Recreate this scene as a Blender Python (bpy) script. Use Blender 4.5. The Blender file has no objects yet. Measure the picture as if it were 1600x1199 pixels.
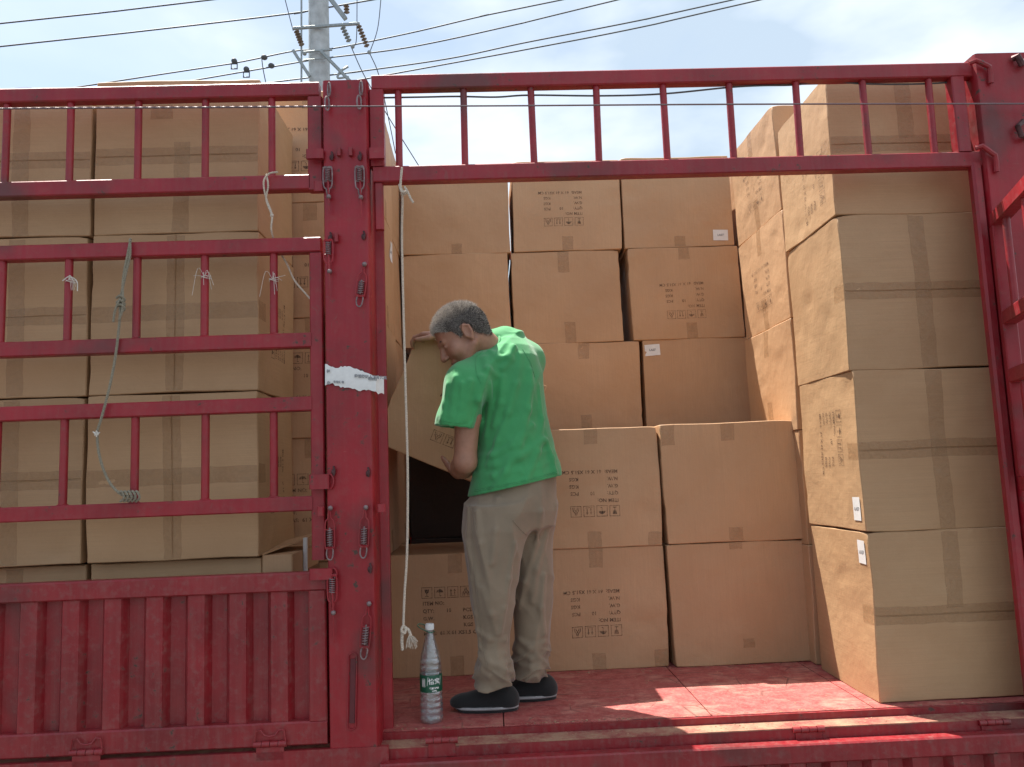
import bpy, bmesh, math, random
import numpy as np
from mathutils import Vector, Matrix, noise as mnoise

R = math.radians
random.seed(7)
rng = np.random.default_rng(11)
scene = bpy.context.scene
C = bpy.data.collections.new("place")
scene.collection.children.link(C)

# ------------------------------------------------------------------ camera
EYE = 0.85                       # eye height above the cargo floor (floor is Z = 0, truck side at Y = 2.75)
F = 1250.0
_d = np.array([765 - 800, 745 - 599.5, F], float); _d /= np.linalg.norm(_d)
_s = -0.034
_u = np.array([1, _s, -(_d[0] + _s * _d[1]) / _d[2]]); _u /= np.linalg.norm(_u)
_z = np.cross(_u, _d)

def P(px, py, Y):
    """world point seen at photo pixel (px,py) that lies at distance Y behind the eye"""
    r = np.array([(px - 800) / F, (py - 599.5) / F, 1.0])
    w = np.array([r @ _u, r @ _d, r @ _z]); w = w / w[1] * Y
    return Vector((w[0], Y, w[2] + EYE))

cd = bpy.data.cameras.new("camera"); cam = bpy.data.objects.new("camera", cd); C.objects.link(cam)
cam.matrix_world = Matrix(((_u[0], -_u[1], -_u[2], 0), (_d[0], -_d[1], -_d[2], 0), (_z[0], -_z[1], -_z[2], EYE), (0, 0, 0, 1)))
cd.sensor_width = 36; cd.lens = F / 1600 * 36; cd.clip_start = 0.05; cd.clip_end = 2000
scene.camera = cam

# ------------------------------------------------------------------ sky and sun
SUN = Vector((-0.29, 0.32, 1.0)).normalized()
elev = math.asin(SUN.z)
w = bpy.data.worlds.new("World"); scene.world = w; w.use_nodes = True
nt = w.node_tree; N = nt.nodes; L = nt.links
N.clear()
out = N.new('ShaderNodeOutputWorld'); bg = N.new('ShaderNodeBackground'); bg.inputs['Strength'].default_value = 0.085
sky = N.new('ShaderNodeTexSky'); sky.sky_type = 'NISHITA'; sky.sun_disc = False
sky.sun_elevation = elev; sky.sun_rotation = math.atan2(SUN.x, SUN.y)
sky.air_density = 1.3; sky.dust_density = 2.0
tc = N.new('ShaderNodeTexCoord')
mp = N.new('ShaderNodeMapping'); mp.inputs['Scale'].default_value = (1.1, 1.1, 2.6); mp.inputs['Location'].default_value = (0.35, 0.1, 0.55)
n1 = N.new('ShaderNodeTexNoise'); n1.inputs['Scale'].default_value = 2.2; n1.inputs['Detail'].default_value = 9; n1.inputs['Roughness'].default_value = 0.55; n1.inputs['Distortion'].default_value = 0.4
sepx = N.new('ShaderNodeSeparateXYZ')
ma = N.new('ShaderNodeMath'); ma.operation = 'MULTIPLY_ADD'; ma.inputs[1].default_value = 0.42; ma.inputs[2].default_value = 0.12
ad = N.new('ShaderNodeMath'); ad.operation = 'ADD'
cr = N.new('ShaderNodeValToRGB')
cr.color_ramp.elements[0].position = 0.36; cr.color_ramp.elements[0].color = (0.18, 0.18, 0.18, 1)
cr.color_ramp.elements[1].position = 0.72; cr.color_ramp.elements[1].color = (0.97, 0.97, 0.97, 1)
n2 = N.new('ShaderNodeTexNoise'); n2.inputs['Scale'].default_value = 3.1; n2.inputs['Detail'].default_value = 5
cc = N.new('ShaderNodeValToRGB')
cc.color_ramp.elements[0].position = 0.38; cc.color_ramp.elements[0].color = (3.6, 4.4, 5.3, 1)
cc.color_ramp.elements[1].position = 0.60; cc.color_ramp.elements[1].color = (6.0, 6.5, 7.0, 1)
mx = N.new('ShaderNodeMix'); mx.data_type = 'RGBA'
L.new(tc.outputs['Generated'], mp.inputs['Vector']); L.new(mp.outputs['Vector'], n1.inputs['Vector']); L.new(mp.outputs['Vector'], n2.inputs['Vector'])
L.new(tc.outputs['Generated'], sepx.inputs[0]); L.new(sepx.outputs['X'], ma.inputs[0])
L.new(n1.outputs['Fac'], ad.inputs[0]); L.new(ma.outputs[0], ad.inputs[1]); L.new(ad.outputs[0], cr.inputs['Fac'])
L.new(n2.outputs['Fac'], cc.inputs['Fac'])
L.new(cr.outputs['Color'], mx.inputs['Factor']); L.new(sky.outputs['Color'], mx.inputs['A']); # cloud shaped slightly brighter behind the camera, to fill the front faces
mr = N.new('ShaderNodeMapRange'); mr.inputs['From Min'].default_value = -0.5; mr.inputs['From Max'].default_value = 0.6; mr.inputs['To Min'].default_value = 1.0; mr.inputs['To Max'].default_value = 0.96
sc_ = N.new('ShaderNodeVectorMath'); sc_.operation = 'SCALE'
L.new(sepx.outputs['Y'], mr.inputs['Value']); L.new(cc.outputs['Color'], sc_.inputs[0]); L.new(mr.outputs['Result'], sc_.inputs['Scale'])
L.new(sc_.outputs[0], mx.inputs['B'])
L.new(mx.outputs['Result'], bg.inputs['Color']); L.new(bg.outputs[0], out.inputs['Surface'])

sd = bpy.data.lights.new("sun", 'SUN'); sd.energy = 5.0; sd.angle = R(0.55); sd.color = (1.0, 0.95, 0.86)
so = bpy.data.objects.new("sun", sd); C.objects.link(so)
so.rotation_euler = (-SUN).to_track_quat('-Z', 'Y').to_euler()
scene.view_settings.view_transform = 'Standard'; scene.view_settings.look = 'None'
scene.view_settings.exposure = 1.15; scene.view_settings.gamma = 1
scene.render.engine = 'CYCLES'
scene.cycles.max_bounces = 10; scene.cycles.diffuse_bounces = 6
scene.cycles.transparent_max_bounces = 16

# ------------------------------------------------------------------ materials
class NB:
    """small node-graph builder"""
    def __init__(s, name):
        s.m = bpy.data.materials.new(name); s.m.use_nodes = True
        s.t = s.m.node_tree; s.b = s.t.nodes['Principled BSDF']
        s.tc = s.t.nodes.new('ShaderNodeTexCoord'); s.oi = s.t.nodes.new('ShaderNodeObjectInfo')
    def n(s, k, **kw):
        x = s.t.nodes.new(k)
        for a, v in kw.items(): setattr(x, a, v)
        return x
    def l(s, a, b): s.t.links.new(a, b)
    def coord(s, scale=(1, 1, 1), rnd=True, rot=(0, 0, 0)):
        m = s.n('ShaderNodeMapping'); m.inputs['Scale'].default_value = scale; m.inputs['Rotation'].default_value = rot
        s.l(s.tc.outputs['Object'], m.inputs['Vector'])
        if rnd:
            v = s.n('ShaderNodeVectorMath', operation='SCALE'); v.inputs[0].default_value = (13.1, 7.7, 17.3)
            s.l(s.oi.outputs['Random'], v.inputs['Scale']); s.l(v.outputs[0], m.inputs['Location'])
        return m.outputs[0]
    def noise(s, vec, scale, detail=4, rough=0.55, dist=0):
        x = s.n('ShaderNodeTexNoise'); x.inputs['Scale'].default_value = scale; x.inputs['Detail'].default_value = detail
        x.inputs['Roughness'].default_value = rough; x.inputs['Distortion'].default_value = dist
        s.l(vec, x.inputs['Vector']); return x.outputs['Fac']
    def ramp(s, fac, stops):
        r = s.n('ShaderNodeValToRGB'); e = r.color_ramp.elements
        while len(e) < len(stops): e.new(0.5)
        for i, (p, c) in enumerate(stops):
            e[i].position = p; e[i].color = (c if isinstance(c, tuple) else (c, c, c)) + (1,)
        s.l(fac, r.inputs['Fac']); return r.outputs['Color']
    def mix(s, fac, a, b, mode='MIX'):
        m = s.n('ShaderNodeMix', data_type='RGBA', blend_type=mode)
        for sock, v in (('Factor', fac), ('A', a), ('B', b)):
            if isinstance(v, (int, float)): m.inputs[sock].default_value = v
            elif isinstance(v, tuple): m.inputs[sock].default_value = v + (1,)
            else: s.l(v, m.inputs[sock])
        return m.outputs['Result']
    def math(s, op, a, b=0.0, c=0.0):
        m = s.n('ShaderNodeMath', operation=op)
        for i, v in enumerate((a, b, c)):
            if isinstance(v, (int, float)): m.inputs[i].default_value = v
            else: s.l(v, m.inputs[i])
        return m.outputs[0]
    def bump(s, h, strength=0.3, dist=0.002, chain=None):
        b = s.n('ShaderNodeBump'); b.inputs['Strength'].default_value = strength; b.inputs['Distance'].default_value = dist
        s.l(h, b.inputs['Height'])
        if chain is not None: s.l(chain, b.inputs['Normal'])
        return b.outputs[0]
    def set(s, **kw):
        for k, v in kw.items():
            k = k.replace('_', ' ')
            if isinstance(v, (int, float)): s.b.inputs[k].default_value = v
            elif isinstance(v, tuple): s.b.inputs[k].default_value = v + (1,) if (len(v) == 3 and s.b.inputs[k].type == 'RGBA') else v
            else: s.l(v, s.b.inputs[k])
        return s.m

def cardboard(name, base, flute='x'):
    b = NB(name)
    sc = {'x': (60, 60, 1.2), 'z': (1.2, 1.2, 60)}[flute]
    streak = b.noise(b.coord(sc), 4.0, 3, 0.6)
    blot = b.noise(b.coord((1, 1, 1)), 2.6, 4, 0.5)
    fib = b.noise(b.coord((1, 1, 1)), 260, 2, 0.6)
    v = b.math('MULTIPLY_ADD', b.oi.outputs['Random'], 0.14, 0.92)
    col = b.mix(b.ramp(streak, [(0.3, 0.0), (0.75, 1.0)]), tuple(c * 0.93 for c in base), tuple(min(1, c * 1.06) for c in base))
    col = b.mix(b.ramp(blot, [(0.35, 0.0), (0.75, 1.0)]), col, (base[0] * 0.86, base[1] * 0.82, base[2] * 0.78))
    col = b.mix(b.ramp(fib, [(0.35, 0.10), (0.6, 0.0)]), col, (base[0] * 0.6, base[1] * 0.55, base[2] * 0.5))
    m = b.n('ShaderNodeVectorMath', operation='SCALE'); b.l(col, m.inputs[0]); b.l(v, m.inputs['Scale'])
    soft = b.noise(b.coord((1, 1, 1)), 7, 3, 0.5)
    geo = b.n('ShaderNodeNewGeometry'); sc2 = b.noise(b.coord((1, 1, 1)), 34, 5, 0.7, 0.8)
    worn = b.math('MULTIPLY', b.ramp(geo.outputs['Pointiness'], [(0.53, 0.0), (0.62, 1.0)]), b.ramp(sc2, [(0.42, 0.0), (0.62, 0.7)]))
    col = b.mix(worn, col, (0.62, 0.45, 0.30))
    scuff = b.noise(b.coord((1, 1, 1), True, (0.3, 0.5, 0.8)), 9, 7, 0.75, 2.2)
    col = b.mix(b.ramp(scuff, [(0.64, 0.0), (0.70, 0.45)]), col, tuple(c * 1.22 for c in base))
    dirt = b.noise(b.coord((1, 1, 1), True, (0.9, 0.1, 0.2)), 3.4, 8, 0.72, 1.4)
    col = b.mix(b.ramp(dirt, [(0.56, 0.0), (0.68, 0.35)]), col, tuple(c * 0.66 for c in base))
    nrm = b.bump(streak, 0.25, 0.0012, b.bump(soft, 0.5, 0.016, b.bump(scuff, 0.25, 0.006)))
    return b.set(Base_Color=m.outputs[0], Roughness=0.62, Normal=nrm)
M_CARD = cardboard('cardboard', (0.51, 0.305, 0.164))
M_CARDSHADE = cardboard('shade_painted_board', (0.035, 0.022, 0.016))  # near-black base stands in for the deep shade inside the gap
M_CARDZ = cardboard('cardboard_sideways', (0.51, 0.305, 0.164), 'z')
M_CARDG = cardboard('cardboard_dull', (0.47, 0.290, 0.152), 'z')

def tape_mat():
    b = NB('packing_tape')
    wr = b.noise(b.coord((1, 1, 1)), 24, 3, 0.5, 1.8)
    return b.set(Base_Color=b.mix(b.ramp(wr, [(0.4, 0.0), (0.7, 1.0)]), (0.40, 0.235, 0.115), (0.45, 0.275, 0.14)), Roughness=b.ramp(wr, [(0.3, 0.16), (0.7, 0.36)]), Normal=b.bump(wr, 0.9, 0.006), Alpha=b.ramp(wr, [(0.30, 0.22), (0.75, 0.36)]))
M_TAPE = tape_mat()

def red_paint(name, base, dust=0.25, scale=1.0, rust=0.62):
    b = NB(name); co = b.coord((1, 1, 1), False)
    a = b.noise(co, 5 * scale, 6, 0.6); f = b.noise(co, 42 * scale, 5, 0.65); v = b.noise(b.coord((30, 30, 1.4), False), 2.0, 5, 0.6)
    col = b.mix(b.ramp(a, [(0.3, 0.0), (0.7, 1.0)]), base, tuple(c * 0.62 for c in base))
    dustc = (0.24, 0.10, 0.085)
    col = b.mix(b.math('MULTIPLY', b.ramp(v, [(0.42, 0.0), (0.85, 1.0)]), dust * 0.8), col, dustc)
    col = b.mix(b.math('MULTIPLY', b.ramp(f, [(0.5, 0.0), (0.7, 1.0)]), dust), col, dustc)
    rm = b.math('MULTIPLY', b.ramp(f, [(rust, 0.0), (rust + 0.05, 1.0)]), b.ramp(a, [(0.5, 0.0), (0.56, 1.0)]))
    col = b.mix(rm, col, (0.07, 0.035, 0.025))
    g = b.noise(co, 3.3, 3, 0.5)
    scr = b.noise(b.coord((3, 3, 40), False, (0.1, 0.7, 0.2)), 6, 5, 0.7, 1.2)
    col = b.mix(b.ramp(scr, [(0.66, 0.0), (0.72, 0.35)]), col, (0.36, 0.14, 0.12))
    flk = b.noise(b.coord((1, 1, .45), False), 26, 7, 0.75, 1.0); zone = b.noise(co, 2.1, 4, 0.6)
    col = b.mix(b.math('MULTIPLY', b.ramp(flk, [(0.60, 0.0), (0.63, 0.55)]), b.ramp(zone, [(0.50, 0.0), (0.60, 1.0)])), col, (0.20, 0.055, 0.045))
    sp = b.math('MULTIPLY', b.ramp(g, [(0.58, 0.0), (0.72, 0.65)]), 1.0)
    col = b.mix(sp, col, (0.06, 0.035, 0.03))
    return b.set(Base_Color=col, Roughness=b.ramp(f, [(0.3, 0.34), (0.7, 0.6)]), Normal=b.bump(f, 0.25, 0.002, b.bump(a, 0.3, 0.01)))
M_RED = red_paint('red_paint', (0.33, 0.009, 0.020))
M_REDP = red_paint('red_paint_post', (0.35, 0.007, 0.017), 0.2, 0.8, 0.60)
M_REDD = red_paint('red_paint_dusty', (0.28, 0.012, 0.018), 0.40)

def floor_mat():
    b = NB('worn_red_floor'); co = b.coord((1, 1, 1), False)
    a = b.noise(co, 4, 8, 0.65); f = b.noise(co, 70, 6, 0.7); g = b.noise(co, 16, 8, 0.75)
    s = b.noise(b.coord((2, 14, 1), False), 3.0, 6, 0.7, 1.0)
    col = b.mix(b.ramp(g, [(0.35, 0.0), (0.65, 1.0)]), (0.29, 0.038, 0.038), (0.46, 0.125, 0.110))
    col = b.mix(b.ramp(f, [(0.48, 0.0), (0.75, 0.75)]), col, (0.48, 0.20, 0.16))
    col = b.mix(b.ramp(a, [(0.50, 0.0), (0.72, 0.8)]), col, (0.52, 0.27, 0.20))
    col = b.mix(b.ramp(s, [(0.52, 0.0), (0.66, 0.7)]), col, (0.13, 0.045, 0.04))
    ck = b.n('ShaderNodeTexVoronoi', feature='DISTANCE_TO_EDGE'); ck.inputs['Scale'].default_value = 5.5; b.l(b.mix(0.12, co, b.n('ShaderNodeTexNoise').outputs['Color']), ck.inputs['Vector'])
    col = b.mix(b.math('MULTIPLY', b.ramp(ck.outputs['Distance'], [(0.0, 1.0), (0.018, 0.0)]), b.ramp(a, [(0.48, 0.0), (0.56, 0.8)])), col, (0.07, 0.03, 0.025))
    return b.set(Base_Color=col, Roughness=0.6, Normal=b.bump(f, 0.5, 0.002, b.bump(g, 0.35, 0.006)))
M_FLOOR = floor_mat()

def simple(name, col, rough=0.6, metal=0.0, var=0.15, scale=40, bump=0.2, bd=0.001, **kw):
    b = NB(name); co = b.coord((1, 1, 1), False); n = b.noise(co, scale, 5, 0.6)
    c = b.mix(b.ramp(n, [(0.3, 0.0), (0.7, 1.0)]), tuple(x * (1 - var) for x in col), tuple(min(1, x * (1 + var)) for x in col))
    return b.set(Base_Color=c, Roughness=rough, Metallic=metal, Normal=b.bump(n, bump, bd), **kw)
def ledge_mat():
    b = NB('dusty_red_ledge'); n = b.noise(b.coord((1, 1, 1), False), 11, 6, 0.7); f = b.noise(b.coord((1, 1, 1), False), 120, 4, 0.7)
    c = b.mix(b.ramp(n, [(0.40, 0.0), (0.62, 1.0)]), (0.24, 0.045, 0.04), (0.36, 0.21, 0.13)); c = b.mix(b.ramp(f, [(0.4, 0.0), (0.7, 0.5)]), c, (0.30, 0.16, 0.11))
    return b.set(Base_Color=c, Roughness=0.85, Normal=b.bump(f, 0.5, 0.002))
M_LEDGE = ledge_mat()
M_DUST = simple('dusty_ledge', (0.36, 0.20, 0.125), 0.85, 0, 0.45, 18, 0.5, 0.003)
M_STEEL = simple('dull_steel', (0.24, 0.17, 0.17), 0.5, 0.45, 0.4, 90)
M_DARK = simple('greasy_steel', (0.085, 0.035, 0.035), 0.55, 0.5, 0.4, 60)
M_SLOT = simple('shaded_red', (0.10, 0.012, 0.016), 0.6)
M_WIRE = simple('steel_wire', (0.17, 0.12, 0.13), 0.5, 0.3, 0.3, 300)
M_SLING = simple('cable_grey', (0.08, 0.085, 0.09), 0.6, 0.1, 0.2, 60)
M_ROPE = simple('cotton_rope', (0.55, 0.47, 0.38), 0.9, 0, 0.3, 220, 0.6, 0.002)
M_ROPEG = simple('dirty_rope', (0.26, 0.23, 0.17), 0.9, 0, 0.3, 220, 0.6, 0.002)
M_TWINE = simple('white_twine', (0.62, 0.57, 0.50), 0.7, 0, 0.2, 100)
M_CONC = simple('concrete_pole', (0.46, 0.49, 0.50), 0.85, 0, 0.2, 7, 0.3, 0.01)
M_GALV = simple('galvanised_steel', (0.30, 0.33, 0.33), 0.5, 0.4, 0.2, 20)
M_PORC = simple('brown_porcelain', (0.20, 0.15, 0.11), 0.3, 0, 0.2, 20)
M_ASPH = simple('asphalt', (0.09, 0.085, 0.08), 0.9, 0, 0.25, 3, 0.4, 0.01)
def ink_mat():
    b = NB('black_ink'); n = b.noise(b.coord((1, 1, 1)), 170, 4, 0.7); m = b.noise(b.coord((1, 1, 1)), 14, 3, 0.6)
    a = b.math('MULTIPLY', b.ramp(n, [(0.36, 0.25), (0.56, 0.92)]), b.ramp(m, [(0.3, 0.55), (0.6, 1.0)]))
    a = b.math('MULTIPLY', a, b.math('MULTIPLY_ADD', b.oi.outputs['Random'], 0.28, 0.74))
    return b.set(Base_Color=(0.075, 0.040, 0.024), Roughness=0.7, Alpha=a)
M_INK = ink_mat()
M_PAPER = simple('white_sticker', (0.72, 0.71, 0.69), 0.6, 0, 0.06, 60)
M_PENCIL = simple('grey_writing', (0.25, 0.25, 0.26), 0.7, 0, 0.1)
M_SHIRT = None

def fabric(name, col, scale, var=0.12):
    b = NB(name); co = b.coord((1, 1, 1), False)
    n = b.noise(co, scale, 3, 0.6); big = b.noise(co, 9, 4, 0.5)
    c = b.mix(b.ramp(big, [(0.3, 0.0), (0.7, 1.0)]), tuple(x * (1 - var) for x in col), tuple(x * (1 + var) for x in col))
    c = b.mix(b.ramp(n, [(0.3, 0.18), (0.6, 0.0)]), c, tuple(x * 0.6 for x in col))
    return b.set(Base_Color=c, Roughness=0.85, Sheen_Weight=0.25, Normal=b.bump(n, 0.3, 0.0012, b.bump(big, 0.35, 0.010)))
M_SHIRT = fabric('green_cotton', (0.045, 0.290, 0.095), 420)
M_TROU = fabric('taupe_cloth', (0.225, 0.168, 0.112), 500)
M_SHOE = fabric('black_canvas', (0.0065, 0.0065, 0.007), 600)
M_SOLE = simple('grey_rubber', (0.34, 0.33, 0.33), 0.6, 0, 0.15, 40)

def skin_mat():
    b = NB('skin'); co = b.coord((1, 1, 1), False)
    n = b.noise(co, 22, 4, 0.6); f = b.noise(co, 260, 3, 0.6)
    c = b.mix(b.ramp(n, [(0.3, 0.0), (0.7, 1.0)]), (0.29, 0.140, 0.088), (0.39, 0.195, 0.128))
    return b.set(Base_Color=c, Roughness=0.5, Subsurface_Weight=0.12, Subsurface_Radius=(0.02, 0.008, 0.004), Subsurface_Scale=0.4, Normal=b.bump(f, 0.35, 0.0008))
M_SKIN = skin_mat()
M_HAIRG = simple('grey_hair', (0.50, 0.46, 0.42), 0.5, 0, 0.3, 200)
M_HAIRD = simple('dark_hair', (0.045, 0.040, 0.037), 0.5, 0, 0.3, 200)
M_SCALP = simple('hair_base', (0.12, 0.105, 0.095), 0.8, 0, 0.35, 160, 0.5, 0.002)

# ------------------------------------------------------------------ object helpers
def link(o, parent=None):
    C.objects.link(o)
    if parent is not None: o.parent = parent
    return o
def tag(o, label=None, cat=None, group=None, kind=None):
    if label: o['label'] = label
    if cat: o['category'] = cat
    if group: o['group'] = group
    if kind: o['kind'] = kind
    return o
def thing(name, label, cat, loc=(0, 0, 0), group=None):
    o = bpy.data.objects.new(name, None); o.empty_display_size = 0.1; link(o); o.location = loc
    return tag(o, label, cat, group)

class MB:
    """collects shapes (world coordinates) and links them as one mesh object"""
    def __init__(s): s.v = []; s.f = []; s.mi = []
    def add(s, vs, fs, mi=0):
        n = len(s.v); s.v += [tuple(v) for v in vs]; s.f += [tuple(i + n for i in f) for f in fs]; s.mi += [mi] * len(fs); return s
    def beam(s, a, b, w, h, up=(0, 0, 1), ch=0.003, mi=0):
        """box section beam, w across, h along up, chamfered long edges"""
        a = Vector(a); b = Vector(b); d = (b - a).normalized(); upv = Vector(up)
        sd = d.cross(upv).normalized(); upv = sd.cross(d).normalized()
        x, y = w / 2, h / 2; c = min(ch, x * .6, y * .6)
        pr = [(x - c, -y), (x, -y + c), (x, y - c), (x - c, y), (-x + c, y), (-x, y - c), (-x, -y + c), (-x + c, -y)]
        vs = [a + sd * p + upv * q for p, q in pr] + [b + sd * p + upv * q for p, q in pr]
        fs = [(i, (i + 1) % 8, 8 + (i + 1) % 8, 8 + i) for i in range(8)] + [tuple(range(7, -1, -1)), tuple(range(8, 16))]
        return s.add(vs, fs, mi)
    def box(s, x0, x1, y0, y1, z0, z1, ch=0.003, mi=0):
        return s.beam(((x0 + x1) / 2, (y0 + y1) / 2, z0), ((x0 + x1) / 2, (y0 + y1) / 2, z1), abs(x1 - x0), abs(y1 - y0), (0, 1, 0), ch, mi)
    def tube(s, pts, r, n=8, closed=False, mi=0):
        pts = [Vector(p) for p in pts]; m = len(pts)
        if isinstance(r, (int, float)): r = [r] * m
        rings = []; nrm = None
        for i in range(m):
            if closed: t = pts[(i + 1) % m] - pts[i - 1]
            else: t = pts[min(i + 1, m - 1)] - pts[max(i - 1, 0)]
            t.normalize()
            if nrm is None:
                nrm = t.orthogonal().normalized()
            nrm = (nrm - t * nrm.dot(t)).normalized(); bn = t.cross(nrm)
            rings.append([pts[i] + (nrm * math.cos(2 * math.pi * k / n) + bn * math.sin(2 * math.pi * k / n)) * r[i] for k in range(n)])
        vs = [p for q in rings for p in q]; fs = []
        for i in range(m if closed else m - 1):
            j = (i + 1) % m
            for k in range(n): fs.append((i * n + k, i * n + (k + 1) % n, j * n + (k + 1) % n, j * n + k))
        if not closed: fs += [tuple(range(n - 1, -1, -1)), tuple((m - 1) * n + k for k in range(n))]
        return s.add(vs, fs, mi)
    def rope(s, pts, r, pitch=0.03, mi=0):
        pts = catmull(pts, 10); 
        ln = 0; acc = [0]
        for i in range(1, len(pts)): ln += (pts[i] - pts[i - 1]).length; acc.append(ln)
        k = max(4, int(ln / (pitch / 5)))
        q = []
        j = 0
        for i in range(k + 1):
            t = ln * i / k
            while j < len(acc) - 2 and acc[j + 1] < t: j += 1
            f = (t - acc[j]) / max(1e-9, acc[j + 1] - acc[j]); q.append((pts[j].lerp(pts[j + 1], min(1, f)), t))
        for sidx in range(3):
            line = []
            for i, (p, t) in enumerate(q):
                tg = (q[min(i + 1, len(q) - 1)][0] - q[max(i - 1, 0)][0]).normalized()
                e1 = tg.cross(Vector((0.31, 0.9, 0.2))).normalized(); e2 = tg.cross(e1)
                a = 2 * math.pi * (t / pitch + sidx / 3)
                line.append(p + (e1 * math.cos(a) + e2 * math.sin(a)) * r * 0.52)
            s.tube(line, r * 0.55, 5, mi=mi)
        return s
    def lathe(s, prof, c, n=32, mi=0, cap=True):
        vs = []; fs = []
        for (r, z) in prof:
            for k in range(n): vs.append((c[0] + r * math.cos(2 * math.pi * k / n), c[1] + r * math.sin(2 * math.pi * k / n), c[2] + z))
        for i in range(len(prof) - 1):
            for k in range(n): fs.append((i * n + k, i * n + (k + 1) % n, (i + 1) * n + (k + 1) % n, (i + 1) * n + k))
        if cap: fs += [tuple(range(n - 1, -1, -1)), tuple((len(prof) - 1) * n + k for k in range(n))]
        return s.add(vs, fs, mi)
    def ball(s, c, r, n=10, mi=0, sq=(1, 1, 1)):
        prof = [(max(1e-4, r * math.sin(math.pi * i / n)), -r * math.cos(math.pi * i / n)) for i in range(n + 1)]
        k = len(s.v); s.lathe(prof, (0, 0, 0), 12, mi)
        for i in range(k, len(s.v)):
            v = s.v[i]; s.v[i] = (c[0] + v[0] * sq[0], c[1] + v[1] * sq[1], c[2] + v[2] * sq[2])
        return s
    def build(s, name, mats, parent=None, smooth=True, origin=None):
        me = bpy.data.meshes.new(name)
        if origin is None:
            if parent is not None: origin = world_of(parent)
            else:
                a = np.array(s.v); origin = Vector((a[:, 0].mean(), a[:, 1].mean(), a[:, 2].min()))
        origin = Vector(origin)
        me.from_pydata([tuple(Vector(v) - origin) for v in s.v], [], s.f)
        if not isinstance(mats, (list, tuple)): mats = [mats]
        for m in mats: me.materials.append(m)
        me.polygons.foreach_set('material_index', s.mi)
        if smooth:
            me.polygons.foreach_set('use_smooth', [True] * len(me.polygons))
            me.update()
            try: me.set_sharp_from_angle(angle=R(38))
            except Exception: pass
        o = bpy.data.objects.new(name, me); link(o, parent)
        if parent is None: o.location = origin
        return o

def world_of(o):
    p = Vector(o.location)
    while o.parent is not None:
        o = o.parent; p = p + Vector(o.location)
    return p

def catmull(pts, k=8):
    pts = [Vector(p) for p in pts]
    if len(pts) < 3: return pts
    q = [pts[0] * 2 - pts[1]] + pts + [pts[-1] * 2 - pts[-2]]
    o = []
    for i in range(1, len(q) - 2):
        for j in range(k):
            t = j / k; a, b, c, d = q[i - 1], q[i], q[i + 1], q[i + 2]
            o.append(0.5 * ((2 * b) + (c - a) * t + (2 * a - 5 * b + 4 * c - d) * t * t + (-a + 3 * b - 3 * c + d) * t ** 3))
    o.append(pts[-1]); return o

# ------------------------------------------------------------------ setting: ground
g = MB(); g.add([(-300, -300, -1.2), (300, -300, -1.2), (300, 300, -1.2), (-300, 300, -1.2)], [(0, 1, 2, 3)])
tag(g.build('ground', M_ASPH, origin=(0, 0, -1.2)), kind='structure')

# ------------------------------------------------------------------ the truck
TR = thing('cargo_truck', 'red stake-sided cargo truck with an open bay, loaded with brown cartons', 'truck', (0.6, 3.9, 0))
SY = 2.75
# cargo floor: plank deck
fl = MB(); x = -4.0; k = 0
edges = [-4.0, -3.2, -2.4, -1.6, -0.9, 0.02, 0.74, 1.31, 2.1, 3.0, 4.0]
for i in range(len(edges) - 1):
    fl.box(edges[i] + 0.002, edges[i + 1] - 0.002, 2.862, 5.2, -0.05, 0.0, 0.003)
fl.box(-4, 4, 2.87, 5.19, -0.09, -0.052)
fl.build('cargo_floor', M_FLOOR, TR)
s = MB()
s.box(-4, 4, 2.848, 2.860, -0.05, -0.002, 0.003)          # nosing of the deck
s.build('deck_edge', M_REDD, TR)
s = MB(); s.box(-4, 4, 2.768, 2.846, -0.0285, -0.0245, 0.0015)
s.build('sill_ledge', M_LEDGE, TR)
s = MB(); s.box(-4, 4, 2.769, 2.845, -0.24, -0.029, 0.003); s.box(-4, -0.36, 2.742, 2.762, -0.24, -0.012, 0.004)
s.build('side_beam', M_REDD, TR)

# posts
def post(x0, x1, y0, top, mat, fx=0.03, dp=0.17):
    p = MB()
    # folded sheet profile, open at the back: front plate with rounded arrises and returned flanges
    prof = [(x0, y0 + dp), (x0, y0 + 0.012), (x0 + 0.004, y0 + 0.003), (x0 + 0.012, y0), (x1 - 0.022, y0), (x1 - 0.015, y0 - 0.003), (x1 - 0.006, y0 - 0.003), (x1, y0 + 0.005), (x1, y0 + dp - .03), (x1 + fx, y0 + dp - .025), (x1 + fx, y0 + dp)]
    prof_in = [(x0 + 0.008, y0 + dp), (x0 + 0.008, y0 + 0.016), (x0 + 0.016, y0 + 0.01), (x0 + 0.02, y0 + 0.008), (x1 - 0.024, y0 + 0.008), (x1 - 0.016, y0 + 0.008), (x1 - 0.012, y0 + 0.008), (x1 - 0.008, y0 + 0.012), (x1 - 0.008, y0 + dp - .02), (x1 + fx - 0.006, y0 + dp - .018), (x1 + fx - 0.006, y0 + dp)]
    n = len(prof); zs = [-0.24, top]
    vs = [(a, b, z) for z in zs for a, b in prof] + [(a, b, z) for z in zs for a, b in prof_in]
    fs = []
    for i in range(n - 1):
        fs.append((i, i + 1, n + i + 1, n + i)); fs.append((2 * n + i + 1, 2 * n + i, 3 * n + i, 3 * n + i + 1))
        fs.append((n + i, n + i + 1, 3 * n + i + 1, 3 * n + i)); fs.append((i + 1, i, 2 * n + i, 2 * n + i + 1))
    fs += [(0, n, 3 * n, 2 * n), (n - 1, 3 * n - 1, 4 * n - 1, 2 * n - 1)]
    p.add(vs, fs)
    return p
pm = post(-0.553, -0.392, SY - 0.004, 2.285, M_REDP)
pm.box(-0.545, -0.42, SY + 0.01, SY + 0.16, 2.276, 2.284)
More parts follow.
